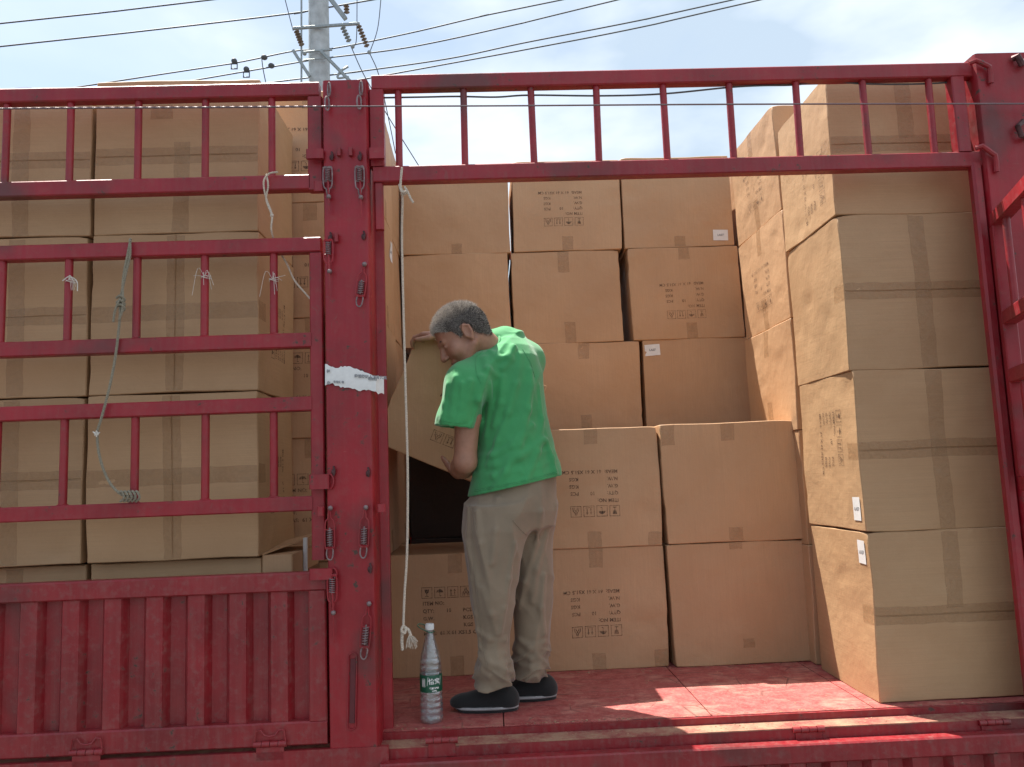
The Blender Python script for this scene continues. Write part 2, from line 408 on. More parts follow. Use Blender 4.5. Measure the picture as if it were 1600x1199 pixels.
POST = pm.build('post', M_REDP, TR)
# right post: the front face and the inner cheek seen beside the right hand boxes
pr_ = post(1.842, 2.07, SY - 0.004, 2.335, M_REDP, 0.02, 0.075)
POST2 = pr_.build('post', M_REDP, TR)
s = MB(); s.box(1.800, 1.838, SY + 0.012, SY + 0.05, -0.02, 1.925, 0.008); s.build('inner_cheek', M_RED, POST2)
# slot in the lower main post and weld plate
s = MB(); a = P(552, 1030, SY - 0.006); b = P(550, 1130, SY - 0.006)
s.beam(a, b, 0.018, 0.004, (0, 1, 0), 0.001); s.build('post_slot', M_SLOT, POST)
s = MB(); a = P(551, 1027, SY - 0.008); b = P(549, 1134, SY - 0.008)
ring = []
for t in range(24):
    an = 2 * math.pi * t / 24; rr = 0.0135
    c = a if math.sin(an) > 0 else b
    ring.append(c + Vector((math.cos(an) * rr, 0, math.sin(an) * rr)))
s.tube(ring, 0.0022, 6, True); s.build('slot_rim', M_RED, POST)

def rail(mb, pA, pB, Y, hpx_m, d=0.045, zoff=0):
    """horizontal box tube; pA,pB photo pixels on its top edge"""
    a = P(*pA, Y); b = P(*pB, Y); z = (a.z + b.z) / 2 - hpx_m / 2
    a.z = z + (a.z - b.z) * 0.15; b.z = z - (a.z - b.z) * 0.15
    mb.beam((a.x, Y + d / 2, z), (b.x, Y + d / 2, z), d, hpx_m, (0, 0, 1), 0.004)
    return z

# ---- upper gate over the open bay
GY = 2.768
fr = MB()
zt = rail(fr, (580, 122), (1524, 92), GY, 0.055)
zb = rail(fr, (583, 265), (1540, 231), GY, 0.058)
zt, zb = zt, zb
fr.beam((-0.364, GY + 0.0235, zb + 0.03), (-0.364, GY + 0.0235, zt - 0.028), 0.047, 0.052, (1, 0, 0), 0.004)
fr.beam((-0.362, GY + 0.0235, zb - 0.2), (-0.362, GY + 0.0235, zb - 0.03), 0.03, 0.03, (1, 0, 0), 0.004)
fr.beam((1.785, GY + 0.0235, zb + 0.03), (1.785, GY + 0.0235, zt - 0.028), 0.047, 0.05, (1, 0, 0), 0.004)
UG = fr.build('upper_gate', M_RED, TR)
for px in (622, 724, 829, 931, 1035, 1138, 1242, 1346, 1449):
    t = MB(); a = P(px, 140 - (px - 600) * .03, GY + .022); a.z = zt - 0.026; b = Vector((a.x + random.uniform(-.004, .004), GY + .022, zb + 0.028))
    t.tube([a, b], 0.0128, 12); t.tube([b + Vector((0, 0, 0.004)), b], [0.0135, 0.018], 12); t.build('gate_bar', M_RED, UG)

# ---- stake gate on the left bay
LG = MB(); zs = []
for (y0, y1, h) in ((138, 128, .052), (284, 272, .055), (384, 370, .053), (535, 519, .052), (635, 620, .050), (793, 776, .050)):
    a = P(0, y0, GY); b = P(488, y1, GY); z = (a.z + b.z) / 2 - h / 2; zs.append(z)
    xe = -0.57 if y0 in (138, 384) else -0.605
    LG.beam((-4.0, GY + .0225, z), (xe, GY + .0225, z), .045, h, (0, 0, 1), .004)
LG.beam((-0.585, GY + .0225, zs[0] - .03), (-0.585, GY + .0225, zs[1] - .03), .045, .052, (1, 0, 0), .004)
LG.beam((-0.587, GY + .0245, zs[2] - .03), (-0.587, GY + .0245, 0.592), .043, .046, (1, 0, 0), .004)
LG = LG.build('stake_gate', M_RED, TR)
secs = [((10, 110, 216, 321, 425), 0, 1), ((3, 107, 214, 320, 428), 2, 3), ((-5, 100, 211, 321, 428), 4, 5)]
for xs, i, j in secs:
    for px in xs:
        t = MB(); yy = 1 and {0: 215, 2: 460, 4: 710}[i]
        a = P(px, yy, GY + .022); a.z = zs[i] - .025; b = Vector((a.x, GY + .022, zs[j] + .025))
        t.tube([a, b], 0.0138 if i else 0.0128, 12); t.tube([b + Vector((0, 0, 0.005)), b], [0.014, 0.02], 12); t.build('gate_bar', M_RED, LG)

# ---- corrugated drop side, left bay
def drop_side(x0, x1, z0, z1, Y, rails=(.062, .075, .06)):
    f = MB(); tb, bb, st = rails
    f.beam((x0, Y + .025, z1 - tb / 2), (x1, Y + .025, z1 - tb / 2), .05, tb, (0, 0, 1), .005)
    f.beam((x0, Y + .025, z0 + bb / 2), (x1, Y + .025, z0 + bb / 2), .05, bb, (0, 0, 1), .005)
    for xx in (x0 + st / 2, x1 - st / 2):
        f.beam((xx, Y + .0255, z0 + bb), (xx, Y + .0255, z1 - tb), .049, st, (1, 0, 0), .005)
    g = f.build('drop_side', M_REDD, TR)
    c = MB(); pts = []
    pitch = 0.137; x = x0 + st; 
    phase = 0
    xs_end = x1 - st
    seq = []
    xx = xs_end - 0.058
    pts.append((xs_end, Y + .040))
    pts.append((xs_end - 0.054, Y + .040))
    while xx > x0 + st + pitch:
        pts += [(xx - 0.012, Y + .010), (xx - 0.066, Y + .010), (xx - 0.085, Y + .040), (xx - pitch + 0.004, Y + .040)]
        xx -= pitch
    pts.append((x0 + st, Y + .040)); n = len(pts)
    zz = [z0 + bb, z1 - tb]
    vs = [(a, b, z) for z in zz for a, b in pts] + [(a, b + .004, z) for z in zz for a, b in pts]
    fs = []
    for i in range(n - 1):
        fs.append((i + 1, i, n + i, n + i + 1)); fs.append((2 * n + i, 2 * n + i + 1, 3 * n + i + 1, 3 * n + i))
    c.add(vs, fs); c.build('corrugated_panel', M_REDD, g, smooth=False)
    return g
DS = drop_side(-3.9, -0.560, 0.0, 0.555, 2.752)
DR = drop_side(-0.385, 3.6, -0.67, -0.060, 2.716)
DL_ = MB(); DL_.box(-4, -0.36, 2.742, 2.80, -0.66, -0.2415, 0.004); DL_.build('chassis_skirt', M_REDD, TR)

# hinges with their keeper plates
def hinge(px, py, Y, parent, plate=True):
    p = P(px, py, Y); h = MB()
    for k, dx in enumerate((-0.04, -0.013, 0.014, 0.041)):
        h.tube([p + Vector((dx - .0125, 0, 0)), p + Vector((dx + .0125, 0, 0))], 0.0105 if k % 2 else 0.0095, 12)
    h.box(p.x - .045, p.x + .045, p.y - .002, p.y + .004, p.z - .05, p.z - .004, 0.001)
    o = h.build('hinge', M_REDD, parent)
    if plate:
        q = MB(); c = p + Vector((0, -0.002, 0.03)); pts = []
        for t in (-.05, -.045, -.03, -.018, 0, .018, .03, .045, .05):
            z = {0.05: -.02, .045: .012, .03: .014, .018: -.002, 0: -.006}[abs(t)]
            pts.append(c + Vector((t, 0, z)))
        q.tube(pts, 0.003, 6); q.build('hinge_plate', M_REDD, o)
hinge(135, 1176, 2.744, DS); hinge(422, 1163, 2.744, DS)
hinge(690, 1157, 2.766, DR, False); hinge(1263, 1140, 2.766, DR, False); hinge(1553, 1129, 2.766, DR, False)

# ---- stake gate of the open bay, swung out from the right post
sg = MB(); A0 = Vector((1.838, 2.715, 0)); dirv = Vector((-0.33, -0.94, 0)).normalized(); Bz = [P(1548, y, 2.72).z for y in (343,)]
zr = [1.692, 1.335, 1.130, 0.760]
for z in zr:
    sg.beam(A0 + Vector((0, 0, z)), A0 + dirv * 1.0 + Vector((0, 0, z)), .045, .05, (0, 0, 1), .004)
sg.beam(A0 + Vector((0, 0, zr[0] - .025)), A0 + Vector((0, 0, zr[3] + .025)), .046, .045, (dirv.x, dirv.y, 0), .004)
SG = sg.build('swung_gate', M_RED, TR)
for k in range(1, 5):
    for (a_, b_) in ((0, 1), (2, 3)):
        t = MB(); q = A0 + dirv * (0.10 + 0.22 * (k - 1))
        t.tube([q + Vector((0, 0, zr[a_] - .024)), q + Vector((0, 0, zr[b_] + .024))], 0.0128, 12); t.build('gate_bar', M_RED, SG)

# ---- tabs, keepers and hooks on the posts
def tab(px0, px1, py0, py1, Y, parent, u=False):
    a = P(px0, py0, Y); b = P(px1, py1, Y); m = MB()
    m.box(a.x, b.x, Y - 0.012, Y + 0.006, b.z, a.z, 0.004)
    if u:
        r = (a.z - b.z) / 2; c = Vector((b.x, Y - .003, (a.z + b.z) / 2))
        m.tube([c + Vector((math.cos(t) * 0.014, 0, math.sin(t) * r)) for t in np.linspace(-1.5, 1.5, 9)], 0.0035, 6)
    return m.build('gate_tab', M_RED, parent)
tab(479, 506, 235, 249, 2.742, LG); tab(577, 601, 233, 249, 2.742, UG)
tab(484, 515, 742, 764, 2.742, LG, True); tab(484, 520, 889, 905, 2.742, LG, True)
tab(491, 506, 285, 300, 2.745, LG); tab(496, 507, 792, 806, 2.745, LG); tab(590, 603, 788, 800, 2.75, UG)
for (x0, y0, x1, y1) in ((1514, 99, 1546, 112), (1524, 232, 1555, 250)):
    m = MB(); a = P(x0, y0, 2.735); b = P(x1, y1, 2.735)
    m.tube([a, a + Vector((.02, -.01, .004)), (a + b) / 2 + Vector((0, -.012, .012)), b + Vector((-.004, -.008, .014)), b + Vector((0, -.004, -.012)), b + Vector((0, 0, -.045))], 0.0095, 8)
    m.build('keeper_hook', M_RED, POST2)
m = MB(); m.tube([P(1583, 92, 2.735), P(1590, 88, 2.72), P(1596, 100, 2.72), P(1602, 96, 2.735)], 0.012, 8); m.build('lashing_hook', M_DARK, POST2); m = MB(); m.tube([P(1598, 190, 2.735), P(1590, 198, 2.715), P(1596, 212, 2.715), P(1606, 214, 2.735)], 0.010, 8)
m.build('lashing_hook', M_DARK, POST2)

def rodloop(pts, r, mb): mb.tube(catmull(list(pts) + [pts[0]], 5)[:-1], r, 6, True)
def latch(px, py, h, tilt=0.0, tail=0.0, flip=False, ring=True, mat=None, xs=1.0):
    """spring loaded toggle latch: bottle shaped rod frame, coil spring inside, link below"""
    mat = mat or M_REDP
    c = P(px, py, 2.733); H = h / F * 2.733; W_ = 0.0145 * xs
    def q(x, z, y=0.0):
        xx = x * math.cos(tilt) + z * math.sin(tilt); zz = -x * math.sin(tilt) + z * math.cos(tilt)
        if flip: zz = -zz
        return c + Vector((xx, y, zz))
    m = MB(); T = H / 2
    rodloop([q(0, T), q(.004, T * .72), q(.005, T * .55), q(W_, T * .28), q(W_, -T * .85), q(0, -T * .92), q(-W_, -T * .85), q(-W_, T * .28), q(-.005, T * .55), q(-.004, T * .72)], 0.0026, m)
    m.tube([q(-W_, 0, 0.001), q(W_, 0, 0.001)], 0.0026, 6)
    m.tube([q(-W_ - .002, -T * .88, 0), q(W_ + .002, -T * .88, 0)], 0.0034, 6)
    o = m.build('spring_latch', mat, POST)
    sp = MB(); pts = []
    for i in range(7 * 10 + 1):
        a = 2 * math.pi * i / 10; z = -T * .80 + (T * .80) * i / 70
        pts.append(q(math.cos(a) * .0088, z, math.sin(a) * .0085))
    sp.tube(pts, 0.0017, 5); sp.tube([q(0, -T * .8), q(0, T * .1)], 0.003, 6); sp.build('spring', M_STEEL, o)
    if ring:
        g_ = MB(); z0 = -T * .92
        rodloop([q(-.009, z0), q(.009, z0), q(.010, z0 - .022), q(.004, z0 - .036), q(-.006, z0 - .034), q(-.011, z0 - .02)], 0.0026, g_); g_.build('latch_link', M_STEEL, o)
    b_ = MB(); b_.ball(q(0.004, T + .004, -.004), 0.0085, 8); b_.tube([q(0.004, T + .004, -.004), q(.004, T + .004, .012)], .005, 8); b_.build('stud', M_STEEL, o)
    if tail:
        t_ = MB(); L_ = tail / F * 2.733
        t_.tube(catmull([q(0, -T * .8 * (1 if not flip else 1)), c + Vector((.004, -.006, -T - L_ * .4)), c + Vector((.002 + .006 * random.random(), -.003, -T - L_))], 6), [0.003] * 7 + [0.0024] * 6, 6)
        t_.build('latch_lever', M_REDP, o)
    return o
latch(512, 283, 50, 0, 28, True, False, M_STEEL); latch(562, 283, 52, 0, 34, True, False, M_STEEL)
latch(513, 398, 52, 0, 42, True, False, M_REDP)
latch(565, 440, 52, 0.12, 0)
latch(515, 828, 62, 0.0, 0); latch(569, 826, 60, 0.05, 0)
latch(519, 926, 56, 0, 46, True, False, M_REDP)
latch(572, 980, 66, 0.10, 0)
# hanging links at the post head, studs and small eye
for (x0, y0) in ((514, 128), (564, 126)):
    m = MB()
    for k in range(2):
        c = P(x0 - k * 3, y0 + 12 + k * 22, 2.735 - .004 * k)
        m.tube([c + Vector((math.cos(a) * (.007 if k else .006), math.cos(a) * (.004 if k else -.006), math.sin(a) * .026)) for a in np.linspace(0, 2 * math.pi, 14, endpoint=False)], 0.0032, 6, True)
    m.build('chain_link', M_STEEL, POST)
for (x0, y0) in ((575, 740), (521, 738), (518, 246), (562, 246), (516, 372), (578, 890), (568, 370)):
    m = MB(); c = P(x0, y0, 2.742); m.ball(c, 0.0085, 8, sq=(.9, .7, 1.3)); m.tube([c + Vector((0, 0, .02)), c + Vector((.006, -.006, .006)), c + Vector((.002, -.004, -.012))], 0.0032, 6)
    m.build('lock_pin', M_DARK, POST)
for (x0, y0) in ((530, 240), (548, 240), (526, 374)):
    m = MB(); c = P(x0, y0 - 8, 2.742); m.box(c.x - .006, c.x + .006, c.y - .012, c.y + .004, c.z - .03, c.z, .002); m.build('pin_bracket', M_RED, POST)
# far side of the truck body
fs_ = MB()
for z in (2.3, 1.95, 1.7, 1.38, 1.15, 0.8): fs_.beam((-4, 5.17, z), (4, 5.17, z), .045, .05, (0, 0, 1), .004)
fs_.box(-4, 4, 5.15, 5.19, 0.001, 0.56)
fs_.build('far_side_gate', M_RED, TR)
# trailing seal strip between the sill hinges
# ------------------------------------------------------------------ cardboard boxes
def text_mesh(body, size, align='LEFT'):
    cu = bpy.data.curves.new('t', 'FONT'); cu.body = body; cu.size = size; cu.align_x = align; cu.resolution_u = 2; cu.space_character = 1.05; cu.offset = 0.0006
    o = bpy.data.objects.new('t', cu); scene.collection.objects.link(o)
    dg = bpy.context.evaluated_depsgraph_get(); me = bpy.data.meshes.new_from_object(o.evaluated_get(dg))
    vs = [(v.co.x, v.co.y) for v in me.vertices]; fs = [tuple(p.vertices) for p in me.polygons]
    bpy.data.objects.remove(o); bpy.data.meshes.remove(me); bpy.data.curves.remove(cu)
    return vs, fs
class Flat:
    def __init__(s): s.v = []; s.f = []
    def add(s, vs, fs, dx=0, dy=0):
        n = len(s.v); s.v += [(a + dx, b + dy) for a, b in vs]; s.f += [tuple(i + n for i in f) for f in fs]; return s
    def poly(s, pts, dx=0, dy=0): return s.add(pts, [tuple(range(len(pts)))], dx, dy)
    def line(s, pts, w, closed=False, dx=0, dy=0):
        n = len(pts)
        for i in range(n if closed else n - 1):
            a = Vector(pts[i]); b = Vector(pts[(i + 1) % n]); d = (b - a)
            if d.length < 1e-9: continue
            d.normalize(); nn = Vector((-d.y, d.x)) * w / 2; e = d * w * .5
            s.poly([tuple(a - nn - e), tuple(b - nn + e), tuple(b + nn + e), tuple(a + nn - e)], dx, dy)
        return s
def icons(f, x0, y0, S=.045, gap=.012, order='guah'):
    for i, k in enumerate(order):
        x = x0 + i * (S + gap); lw = .0022
        f.line([(0, 0), (S, 0), (S, S), (0, S)], lw, True, x, y0)
        q = lambda pts: [(a * S, b * S) for a, b in pts]
        if k == 'g':      # wine glass
            f.poly(q([(.28, .82), (.72, .82), (.66, .52), (.55, .42), (.45, .42), (.34, .52)]), x, y0); f.poly(q([(.47, .2), (.53, .2), (.53, .42), (.47, .42)]), x, y0); f.poly(q([(.32, .13), (.68, .13), (.68, .2), (.32, .2)]), x, y0)
        elif k == 'u':    # umbrella
            f.poly(q([(.14, .5), (.5, .52), (.86, .5), (.78, .68), (.62, .79), (.5, .82), (.38, .79), (.22, .68)]), x, y0); f.line(q([(.5, .82), (.5, .22), (.56, .16), (.63, .2)]), .0022, False, x, y0)
        elif k == 'a':    # two arrows up
            for c in (.32, .68):
                f.poly(q([(c - .04, .22), (c + .04, .22), (c + .04, .6), (c - .04, .6)]), x, y0); f.poly(q([(c - .12, .6), (c + .12, .6), (c, .84)]), x, y0)
            f.poly(q([(.18, .13), (.82, .13), (.82, .18), (.18, .18)]), x, y0)
        else:             # hands
            f.poly(q([(.42, .5), (.5, .42), (.58, .5), (.5, .6)]), x, y0)
            f.line(q([(.2, .15), (.24, .42), (.42, .66), (.44, .82)]), .0034, False, x, y0); f.line(q([(.8, .15), (.76, .42), (.58, .66), (.56, .82)]), .0034, False, x, y0)
            f.line(q([(.35, .15), (.38, .34), (.47, .4)]), .0026, False, x, y0); f.line(q([(.65, .15), (.62, .34), (.53, .4)]), .0026, False, x, y0)
PRN = Flat(); icons(PRN, -.108, .072)
for k, (l, m_, r_) in enumerate((('ITEM NO:', '', ''), ('QTY:', '10', 'PCS'), ('G.W.', '', 'KGS'), ('N.W.', '', 'KGS'), ('MEAS:  61 X 61 X51.5 CM', '', ''))):
    y = .042 - k * .0315
    PRN.add(*text_mesh(l, .0215), -.105, y)
    if m_: PRN.add(*text_mesh(m_, .0215), -.002, y)
    if r_: PRN.add(*text_mesh(r_, .0215), .070, y)
LBL = Flat(); LBL.add(*text_mesh('LA57', .016, 'CENTER'))

class Carton:
    """a box of half sizes (hx,hy,hz); faces bulge and dent a little; everything stuck on follows the same surface"""
    def __init__(s, w_, d_, h_, seed, bulge=0.004):
        s.h = (w_ / 2, d_ / 2, h_ / 2); s.seed = seed; s.r = random.Random(seed)
        s.b = [s.r.uniform(-.5, 1.0) * bulge for _ in range(6)]
        s.sk = [s.r.uniform(-.004, .004) for _ in range(4)]
        s.off = Vector((seed * 3.7, seed * 1.3, seed * 5.1))
        s.dn = [(s.r.choice((-1, 1)) * s.r.random(), s.r.choice((-1, 1)) * s.r.random(), s.r.uniform(-1, 1), s.r.uniform(.03, .075), s.r.uniform(.002, .0065)) for _ in range(5)]
        s.cr = [(a, b_, c, s.r.choice((0, .001, .002, .005)) * (1 if c > 0 else .3)) for a in (-1, 1) for b_ in (-1, 1) for c in (-1, 1)]
    def D(s, p):
        hx, hy, hz = s.h; u, v, t = p[0] / hx, p[1] / hy, p[2] / hz
        bx = (1 - v * v) * (1 - t * t); by = (1 - u * u) * (1 - t * t); bz = (1 - u * u) * (1 - v * v)
        d = Vector((0, 0, 0))
        if abs(u) > .97: d.x += math.copysign(1, u) * s.b[0 if u > 0 else 1] * bx
        if abs(v) > .97: d.y += math.copysign(1, v) * s.b[2 if v > 0 else 3] * by
        if abs(t) > .97: d.z += math.copysign(1, t) * s.b[4 if t > 0 else 5] * bz
        n = mnoise.noise_vector(Vector(p) * 3.6 + s.off) * 0.0060 + mnoise.noise_vector(Vector(p) * 13 + s.off) * 0.0014
        d += Vector((n.x, n.y * 1.2, n.z * .8))
        d.x += s.sk[0] * t; d.y += s.sk[1] * t
        for a_, b_, c_, rad, dep in s.dn:      # dents pushed into the faces
            if abs(u) > .97: q = math.hypot((v - b_) * hy, (t - c_) * hz * 1.6); i = 0; sg_ = math.copysign(1, u)
            elif abs(v) > .97: q = math.hypot((u - a_) * hx, (t - c_) * hz * 1.6); i = 1; sg_ = math.copysign(1, v)
            else: continue
            if q < rad: d[i] -= sg_ * dep * (1 - (q / rad) ** 2) ** 2
        for cx_, cy_, cz_, am in s.cr:      # crushed corners
            q = abs(u - cx_) * hx + abs(v - cy_) * hy + abs(t - cz_) * hz
            if q < .05:
                k = (1 - q / .05) ** 1.5 * am; d.x -= cx_ * k; d.y -= cy_ * k; d.z -= cz_ * k
        return Vector(p) + d
    def axis(s, h, seam):
        e = .003; n = 20
        a = [-h, -h + e] + [-h + e + (2 * h - 2 * e) * i / n for i in range(1, n)] + [h - e, h]
        if seam: a = sorted([x for x in a if abs(x) > .012] + [-.0035, -.0012, .0012, .0035])
        return a
    def mesh(s, mb, seamfaces=()):
        """seamfaces: list of (face, direction) with face in '+x-x+y-y+z-z', direction the axis index the flap gap runs along"""
        hx, hy, hz = s.h; H = s.h; idx = {}
        sf = dict(seamfaces)
        def vert(p):
            k = tuple(round(c, 5) for c in p)
            if k in idx: return idx[k]
            q = list(p); on = [abs(abs(p[i]) - H[i]) < 1e-6 for i in range(3)]
            if sum(on) >= 2:
                for i in range(3):
                    if on[i]: q[i] = math.copysign(H[i] - .0016, p[i])
            d = s.D(q)
            for fc, ax in sf.items():
                i = 'xyz'.index(fc[1]); sg_ = 1 if fc[0] == '+' else -1
                j = [a for a in range(3) if a != i and a != ax][0]
                if abs(p[i] - sg_ * H[i]) < 1e-6 and abs(p[j]) < .0015 and abs(p[ax]) < H[ax] - .004: d[i] -= sg_ * .006
            idx[k] = len(mb.v) ; mb.v.append(tuple(s.X @ d)); return idx[k]
        for i in range(3):
            a, b = [j for j in range(3) if j != i]
            sa = any(True for fc, ax in sf.items()); 
            seam_axes = set()
            for fc, ax in sf.items():
                fi = 'xyz'.index(fc[1]); seam_axes.add([j for j in range(3) if j != fi and j != ax][0])
            A = s.axis(H[a], a in seam_axes); B = s.axis(H[b], b in seam_axes)
            for sg_ in (-1, 1):
                for m in range(len(A) - 1):
                    for n in range(len(B) - 1):
                        q = []
                        for (x, y) in ((A[m], B[n]), (A[m + 1], B[n]), (A[m + 1], B[n + 1]), (A[m], B[n + 1])):
                            p = [0, 0, 0]; p[i] = sg_ * H[i]; p[a] = x; p[b] = y; q.append(vert(p))
                        flip = (sg_ > 0) == (i == 1)
                        mb.f.append(tuple(q[::-1] if flip else q)); mb.mi.append(0)
    def face_frame(s, fc):
        i = 'xyz'.index(fc[1]); sg_ = 1 if fc[0] == '+' else -1
        n = Vector((0, 0, 0)); n[i] = sg_
        if i == 2: right = Vector((1, 0, 0)); up = Vector((0, sg_, 0))
        elif i == 1: right = Vector((-sg_, 0, 0)); up = Vector((0, 0, 1))
        else: right = Vector((0, sg_, 0)); up = Vector((0, 0, 1))
        return n, right, up, s.h[i]
    def flat(s, mb, fl_, fc, cx, cy, rot=0, off=.0009, sub=False):
        n, r, u, H = s.face_frame(fc); c_, s_ = math.cos(rot), math.sin(rot)
        vs = []
        for a, b in fl_.v:
            x = cx + a * c_ - b * s_; y = cy + a * s_ + b * c_
            vs.append(s.X @ (s.D(n * H + r * x + u * y) + n * off))
        mb.add(vs, fl_.f)
    def patch(s, mb, fc, x0, x1, y0, y1, off=.0007, rag=0.0, rot=0, seed=0):
        rr = random.Random(seed + s.seed * 7)
        nx = max(2, int((x1 - x0) / .03) + 1); ny = max(2, int((y1 - y0) / .03) + 1)
        f = Flat(); cx, cy = (x0 + x1) / 2, (y0 + y1) / 2
        for j in range(ny + 1):
            for i in range(nx + 1):
                x = x0 + (x1 - x0) * i / nx - cx; y = y0 + (y1 - y0) * j / ny - cy
                if rag and (i in (0, nx)) : x += rr.uniform(-rag, rag)
                if rag and (j in (0, ny)) : y += rr.uniform(-rag, rag)
                f.v.append((x, y))
        for j in range(ny):
            for i in range(nx):
                a = j * (nx + 1) + i; f.f.append((a, a + 1, a + nx + 2, a + nx + 1))
        s.flat(mb, f, fc, cx, cy, rot, off)

BOXN = [0]
def carton(x0, y0, z0, size, label, yaw=0.0, tilt=0.0, seams=(), tapes=(), prints=(), stickers=(), mat=None, group=None, centre=None, creases=()):
    """x0,y0,z0 = left, front, bottom; size = (w,d,h); tapes: (face,x0,x1,y0,y1); prints: (face,cx,cy,rot); stickers: (face,cx,cy,w,h)"""
    BOXN[0] += 1
    w_, d_, h_ = size; cb = Carton(w_ - .004, d_ - .004, h_ - .003, BOXN[0])
    cen = centre or Vector((x0 + w_ / 2, y0 + d_ / 2, z0 + h_ / 2))
    t = thing('cardboard_box', label, 'box', (cen.x, cen.y, cen.z - h_ / 2 if not centre else cen.z), group)
    cb.X = Matrix.Translation(cen) @ Matrix.Rotation(yaw, 4, 'Z') @ Matrix.Rotation(tilt, 4, 'Y')
    m = MB(); cb.mesh(m, seams); m.build('carton', mat or M_CARD, t)
    for k, (fc, a, b, c, d) in enumerate(tapes):
        q = MB(); cb.patch(q, fc, a, b, c, d, .0006 + .0003 * k, .002, seed=k); q.build('packing_tape', M_TAPE, t)
    for k, (fc, cx, cy, rot) in enumerate(prints):
        q = MB(); cb.flat(q, PRN, fc, cx + cb.r.uniform(-.008, .008), cy + cb.r.uniform(-.008, .008), rot + cb.r.uniform(-.012, .012), .0016); q.build('printed_marks', M_INK, t, smooth=False)
    for k, (fc, cx, cy, a, b) in enumerate(stickers):
        q = MB(); cb.patch(q, fc, cx - a / 2, cx + a / 2, cy - b / 2, cy + b / 2, .0022, 0, rot=random.uniform(-.06, .06)); o = q.build('sticker', M_PAPER, t)
        q = MB(); cb.flat(q, LBL, fc, cx, cy - .005, math.pi * (k % 2), .0030); q.build('sticker_writing', M_PENCIL, o, smooth=False)
    return t

B = 0.61; D5 = 0.515
G_BACK = 'cartons across the back of the open bay'; G_RF = 'cartons in the stack by the right post'; G_R2 = 'cartons behind the right stack'
G_LF = 'cartons behind the left stake gate'; G_LP = 'cartons in the pile behind the red post'
topT = ('-y', -.03, .03, None, None)
def ttop(h, l=.085, x=0): return ('-y', x - .03, x + .03, h / 2 - l, h / 2 - .002)
def tbot(h, l=.085, x=0): return ('-y', x - .03, x + .03, -h / 2 + .002, -h / 2 + l)
H2 = 0.522
PI = math.pi
# lower two rows at the back of the bay
carton(-.470, 3.585, .0, (B, B, H2), 'lower carton with upright printed marks, behind the water bottle and the near trouser leg', prints=[('-y', -.035, -.005, 0)], tapes=[ttop(H2), tbot(H2)], group=G_BACK)
carton(.148, 3.575, .0, (B, B, H2), 'printed carton standing on the red floor just right of the man\'s legs', prints=[('-y', -.01, -.005, PI)], tapes=[ttop(H2), tbot(H2, .07), ('-y', .24, .30, -H2 / 2 + .003, -H2 / 2 + .075)], group=G_BACK)
carton(.770, 3.555, .0, (B + .005, B, H2), 'unprinted orange-brown carton on the red floor beside the sunlit patch', tapes=[('-y', .0, .05, -.19, -.15), ttop(H2, .03)], group=G_BACK)
carton(.150, 3.570, H2, (B - .002, B, H2 + .004), 'printed carton, second from the floor, right of the man\'s waist', prints=[('-y', .00, -.005, PI)], tapes=[ttop(H2, .07), tbot(H2, .07), ('-y', .24, .30, -H2 / 2 + .003, -H2 / 2 + .06)], yaw=.006, group=G_BACK)
carton(.768, 3.555, H2, (B + .003, B, H2 + .008), 'plain carton, second from the floor, at the right end of the lower rows', tapes=[ttop(H2, .08), tbot(H2, .06), ('-y', -.30, -.24, .17, .26)], group=G_BACK)
# hidden supports seen through the hole, its darkness put into their colour
carton(-.45, 4.50, .0, (B, B, H2), 'carton at floor level deep behind the gap, shade put into its near-black colour', mat=M_CARDSHADE, group=G_BACK)
carton(-.45, 4.52, H2, (B, B, H2), 'carton deep in the gap below the carried box, coloured near-black for shade', mat=M_CARDSHADE, group=G_BACK)
# upper three rows, further back
zr3, zr4, zr5 = 1.044, 1.566, 2.088
carton(-.38, 4.36, zr3, (B, B, H2), 'carton of the third row, half hidden behind the man and the carried box', tapes=[tbot(H2)], group=G_BACK)
carton(.245, 4.35, zr3, (B - .002, B, H2), 'third-row carton right of the green shirt with two tape ends', tapes=[ttop(H2, .09, -.01), tbot(H2, .12, -.01)], group=G_BACK)
carton(.868, 4.35, zr3, (B + .01, B, H2 + .003), 'third-row carton with a white sticker at its top left corner', tapes=[], stickers=[('-y', -.255, .205, .085, .062)], group=G_BACK)
carton(-.452, 4.35, zr4, (B - .01, B, H2), 'fourth-row carton directly above the man\'s head', tapes=[tbot(H2, .05, .03)], group=G_BACK)
carton(.160, 4.35, zr4, (B, B, H2), 'fourth-row plain carton with tape ends, between the man\'s head and a black gap', tapes=[ttop(H2, .12, -.01), tbot(H2, .12, .01)], yaw=-.004, group=G_BACK)
carton(.815, 4.34, zr4, (B + .016, B, H2), 'fourth-row carton with inverted print, right of the black gap', tapes=[ttop(H2, .07), tbot(H2, .09, .02)], prints=[('-y', -.01, -.03, PI)], group=G_BACK)
carton(-.440, 4.35, zr5, (B - .008, B, H2), 'top-row carton at the left end, behind the hanging rope', tapes=[tbot(H2, .06, 0)], group=G_BACK)
carton(.180, 4.35, zr5, (B + .002, B, H2 + .006), 'top-row carton with inverted print, middle of the row', tapes=[tbot(H2, .08, .0)], prints=[('-y', -.015, -.01, PI)], group=G_BACK)
carton(.800, 4.35, zr5, (B + .016, B, H2 + .012), 'top-row carton with a white sticker at its lower right corner', tapes=[tbot(H2, .06)], stickers=[('-y', .235, -.205, .085, .062)], group=G_BACK)
